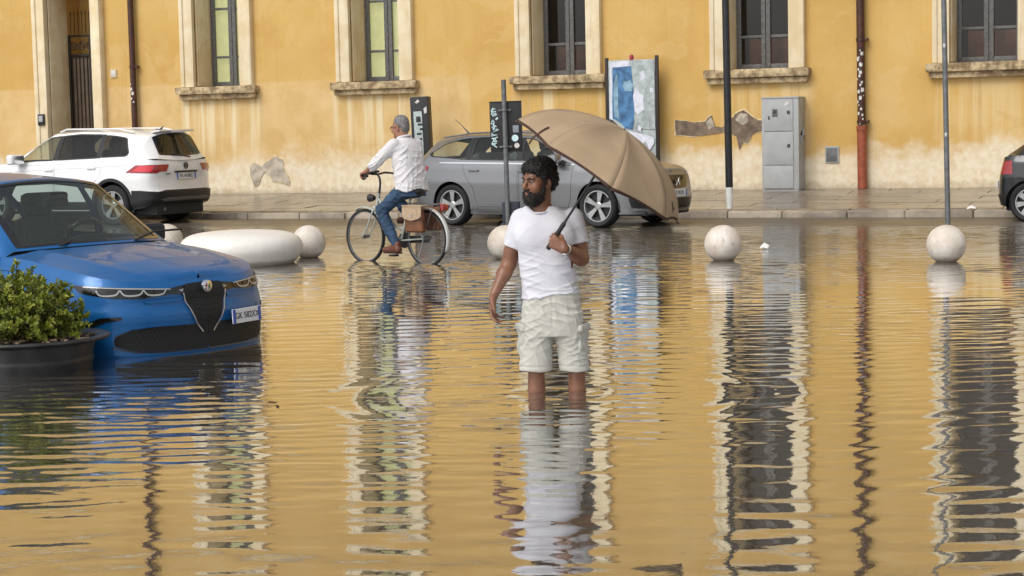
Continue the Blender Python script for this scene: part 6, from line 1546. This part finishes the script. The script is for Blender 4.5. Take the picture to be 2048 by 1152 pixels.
# shirt
F = Field((-.02, -.42, .80), (.70, .42, 1.62), .0085)
F.stack([(.90, .235, 0, .155, .215), (1.0, .245, 0, .152, .208), (1.15, .27, 0, .150, .205), (1.30, .295, 0, .145, .208), (1.40, .31, 0, .132, .205), (1.47, .325, 0, .105, .155), (1.52, .338, 0, .078, .085)], .03, pw=2.4)
for s in (-1, 1):
    S_, E_ = np.array((.33, s * .185, 1.44)), np.array((.53, s * .285, 1.235)); F.cone(S_, S_ + (E_ - S_) * 1.02, .072, .066, .035); q = S_ + (E_ - S_) * 1.0; F.cone(q - (E_ - S_) * .05, q + (E_ - S_) * .18, .070, .066, .006)
    W_ = np.array((.705, s * .285, 1.125)); F.cone(E_ + (W_ - E_) * .12, W_, .050, .045, .004, True)
F.stack([(.86, .235, 0, .143, .203), (.98, .245, 0, .14, .196)], .006, True)
F.cone((.345, 0, 1.50), (.36, 0, 1.62), .064, .068, .006, True)
V, Fq = F.mesh(1); N = vnormals(V, Fq)
V = V + N * (folds(V, [((20, 50, 50), .014), ((15, -60, 45), .012), ((40, 20, 80), .010), ((10, 80, 15), .010), ((50, -20, 60), .009)], 12) * np.clip((1.5 - V[:, 2]) / .2, .25, 1))[:, None]; V[:, 2] += np.clip((.95 - V[:, 2]) / .05, 0, 1) * .018 * np.sin(V[:, 1] * 17 + V[:, 0] * 12)
quad_obj('shirt', V, Fq, M['shirt'], rid)
bb = B(); bb.tube([(.345 + .078 * math.cos(a), .080 * math.sin(a), 1.522 - .02 * math.cos(a)) for a in np.linspace(0, 2 * PI, 25)[:-1]], .013, 8, closed=True); bb.obj('shirt_collar', M['shirt'], rid)
# jeans
F = Field((.05, -.26, .18), (.78, .28, 1.06), .0085)
F.stack([(.83, .225, 0, .135, .175), (.93, .24, 0, .135, .180), (1.02, .25, 0, .125, .165)], .03)
for H_, K_, A_ in (((.27, .10, .905), KL, AL), ((.27, -.10, .905), KR, AR)):
    H_, K_, A_ = map(np.array, (H_, K_, A_)); F.cone(H_, K_, .100, .072, .03); F.cone(K_, K_ * .4 + A_ * .6, .072, .066, .02); F.cone(K_ * .4 + A_ * .6, A_ + (0, 0, .03), .066, .052, .02)
V, Fq = F.mesh(1); N = vnormals(V, Fq); V = V + N * folds(V, [((30, 20, 90), .010), ((-40, 15, 100), .010), ((60, 20, 60), .006)], 15)[:, None]; quad_obj('jeans', V, Fq, M['jeans'], rid)
Ms = mat('reddish brown shoe leather', (.13, .042, .024), .4, var=.3, vs=20)
for A_, z in ((AL, .165), (AR, .505)):
    F = Field((.28, A_[1] - .09, z - .04), (.66, A_[1] + .09, z + .20), .007); a = np.array(A_)
    F.cone((.36, a[1], z + .035), (.58, a[1] + .005, z + .025), .043, .034, .02); F.ell((.54, a[1] + .004, z + .03), (.075, .044, .036), .02); F.cone((.365, a[1], z + .04), (.38, a[1], z + .10), .042, .042, .02); F.cone((.40, a[1], z + .08), (.50, a[1], z + .045), .040, .034, .02)
    F.keep((0, 0, z - .006), (0, 0, -1)); V, Fq = F.mesh(1); o = quad_obj('shoe', V, Fq, Ms, rid)
    bb = B(); bb.poly([(.325, a[1] - .035, z - .012), (.45, a[1] - .035, z - .012), (.58, a[1] - .038, z - .012), (.612, a[1], z - .012), (.58, a[1] + .042, z - .012), (.45, a[1] + .036, z - .012), (.325, a[1] + .035, z - .012)], (0, 0, .014)); bb.obj('sole', M['black_plastic'], o)

# ------------------------------------------------------------------ planter and its shrub
PX, PY = -7.98, 10.80
pot = thing('planter', 'round black plastic planter with a wide rim standing in the water', 'planter', (PX, PY, -.36))
bb = B(); bb.lathe([(0, 0), (.40, 0), (.415, .03), (.43, .2), (.445, .40), (.455, .42), (.455, .435), (.448, .45), (.47, .54), (.50, .555), (.565, .565), (.575, .575), (.57, .588), (.50, .585), (.47, .57), (.455, .50), (0, .50)], 64); bb.obj('tub', M['pot'], pot)
bb = B(); bb.lathe([(0, .56), (.2, .565), (.40, .545), (.466, .52)], 40)
for v in bb.bm.verts: v.co.z += noise.noise(v.co * 9) * .02
bb.obj('soil', M['soil'], pot)
bb = B(); r2 = random.Random(5)
for i in range(70):
    a, r_ = r2.uniform(0, 6.28), .45 * math.sqrt(r2.uniform(.25, 1)); bb.box((r_ * math.cos(a), r_ * math.sin(a), .565 + r2.uniform(0, .02)), (r2.uniform(.02, .06), r2.uniform(.01, .03), .012), .003, Matrix.Rotation(r2.uniform(0, 6), 3, 'Z') @ Matrix.Rotation(r2.uniform(-.5, .5), 3, 'X'), seg=1)
tag(bb.obj('bark_chips', mat('bark chip', (.22, .15, .10), .9, var=.5, vs=9), pot), kind='stuff')
shr = thing('shrub', 'bushy bright green shrub growing in the black planter', 'shrub', (PX, PY, .20))
def leafmat():
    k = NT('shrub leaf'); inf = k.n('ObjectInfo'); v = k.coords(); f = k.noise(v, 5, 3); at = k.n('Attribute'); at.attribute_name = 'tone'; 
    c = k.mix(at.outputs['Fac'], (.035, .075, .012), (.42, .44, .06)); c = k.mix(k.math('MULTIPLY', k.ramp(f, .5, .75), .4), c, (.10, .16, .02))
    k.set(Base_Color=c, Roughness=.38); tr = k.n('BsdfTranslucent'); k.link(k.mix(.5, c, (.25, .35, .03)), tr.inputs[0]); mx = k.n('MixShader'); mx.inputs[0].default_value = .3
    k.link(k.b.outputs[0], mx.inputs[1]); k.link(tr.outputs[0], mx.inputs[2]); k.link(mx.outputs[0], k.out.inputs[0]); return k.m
M['leaf'] = leafmat(); M['bark'] = mat('shrub stem', (.10, .07, .035), .8, var=.3, vs=20)
q = np.random.default_rng(21); V = []; Fc = []; tone = []; bb = B()
def leaf(p, d, n, L, wd, tn):
    d = unit(d); s_ = unit(np.cross(d, n)); n = np.cross(s_, d); b0 = len(V)
    for a, ww, h in ((0, .12, 0), (.35, .5, .03), (.7, .42, .01), (1, 0, -.10)):
        c = p + d * L * a + n * L * h
        if ww == 0: V.append(c)
        else: V.extend([c - s_ * wd * ww + n * wd * .25, c, c + s_ * wd * ww + n * wd * .25])
    Fc.extend([(b0, b0 + 1, b0 + 4, b0 + 3), (b0 + 1, b0 + 2, b0 + 5, b0 + 4), (b0 + 3, b0 + 4, b0 + 7, b0 + 6), (b0 + 4, b0 + 5, b0 + 8, b0 + 7), (b0 + 6, b0 + 7, b0 + 9), (b0 + 7, b0 + 8, b0 + 9)]); tone.extend([tn] * 6)
for i in range(250):
    a = q.uniform(0, 2 * PI); e = math.asin(q.uniform(.0, 1)); rr = (.39 + .04 * math.sin(3 * a + 1) + q.normal(0, .035)); tip = np.array((rr * math.cos(a) * math.cos(e), rr * math.sin(a) * math.cos(e), .03 + (.44 + q.normal(0, .045)) * math.sin(e)))
    base = np.array((q.normal(0, .08), q.normal(0, .08), 0)); mid = base * .5 + tip * .5 + np.array((0, 0, .05))
    C_ = np.array([base * (1 - t) ** 2 + 2 * t * (1 - t) * mid + tip * t * t for t in np.linspace(0, 1, 7)]); bb.tube([tuple(c) for c in C_], [.007, .006, .005, .004, .0035, .003, .002], 5, caps=False)
    cl = q.uniform(-.25, .25)
    for j in range(48):
        t = q.uniform(.42, 1.0) if j > 6 else q.uniform(.88, 1.02); t_ = min(t, 1); p = base * (1 - t_) ** 2 + 2 * t_ * (1 - t_) * mid + tip * t_ * t_; ax = unit(tip - mid); rd = q.normal(0, 1, 3); rd = unit(rd - ax * (rd @ ax)); d = unit(rd + ax * q.uniform(.2, 1.1) + np.array((0, 0, .25)))
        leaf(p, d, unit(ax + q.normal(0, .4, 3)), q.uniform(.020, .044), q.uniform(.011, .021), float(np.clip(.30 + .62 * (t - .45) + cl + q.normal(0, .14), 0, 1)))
bb.obj('stems', M['bark'], shr)
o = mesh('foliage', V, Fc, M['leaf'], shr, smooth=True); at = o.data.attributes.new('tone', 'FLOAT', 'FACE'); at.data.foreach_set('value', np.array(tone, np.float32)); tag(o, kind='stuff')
print('faces leaf', len(Fc))
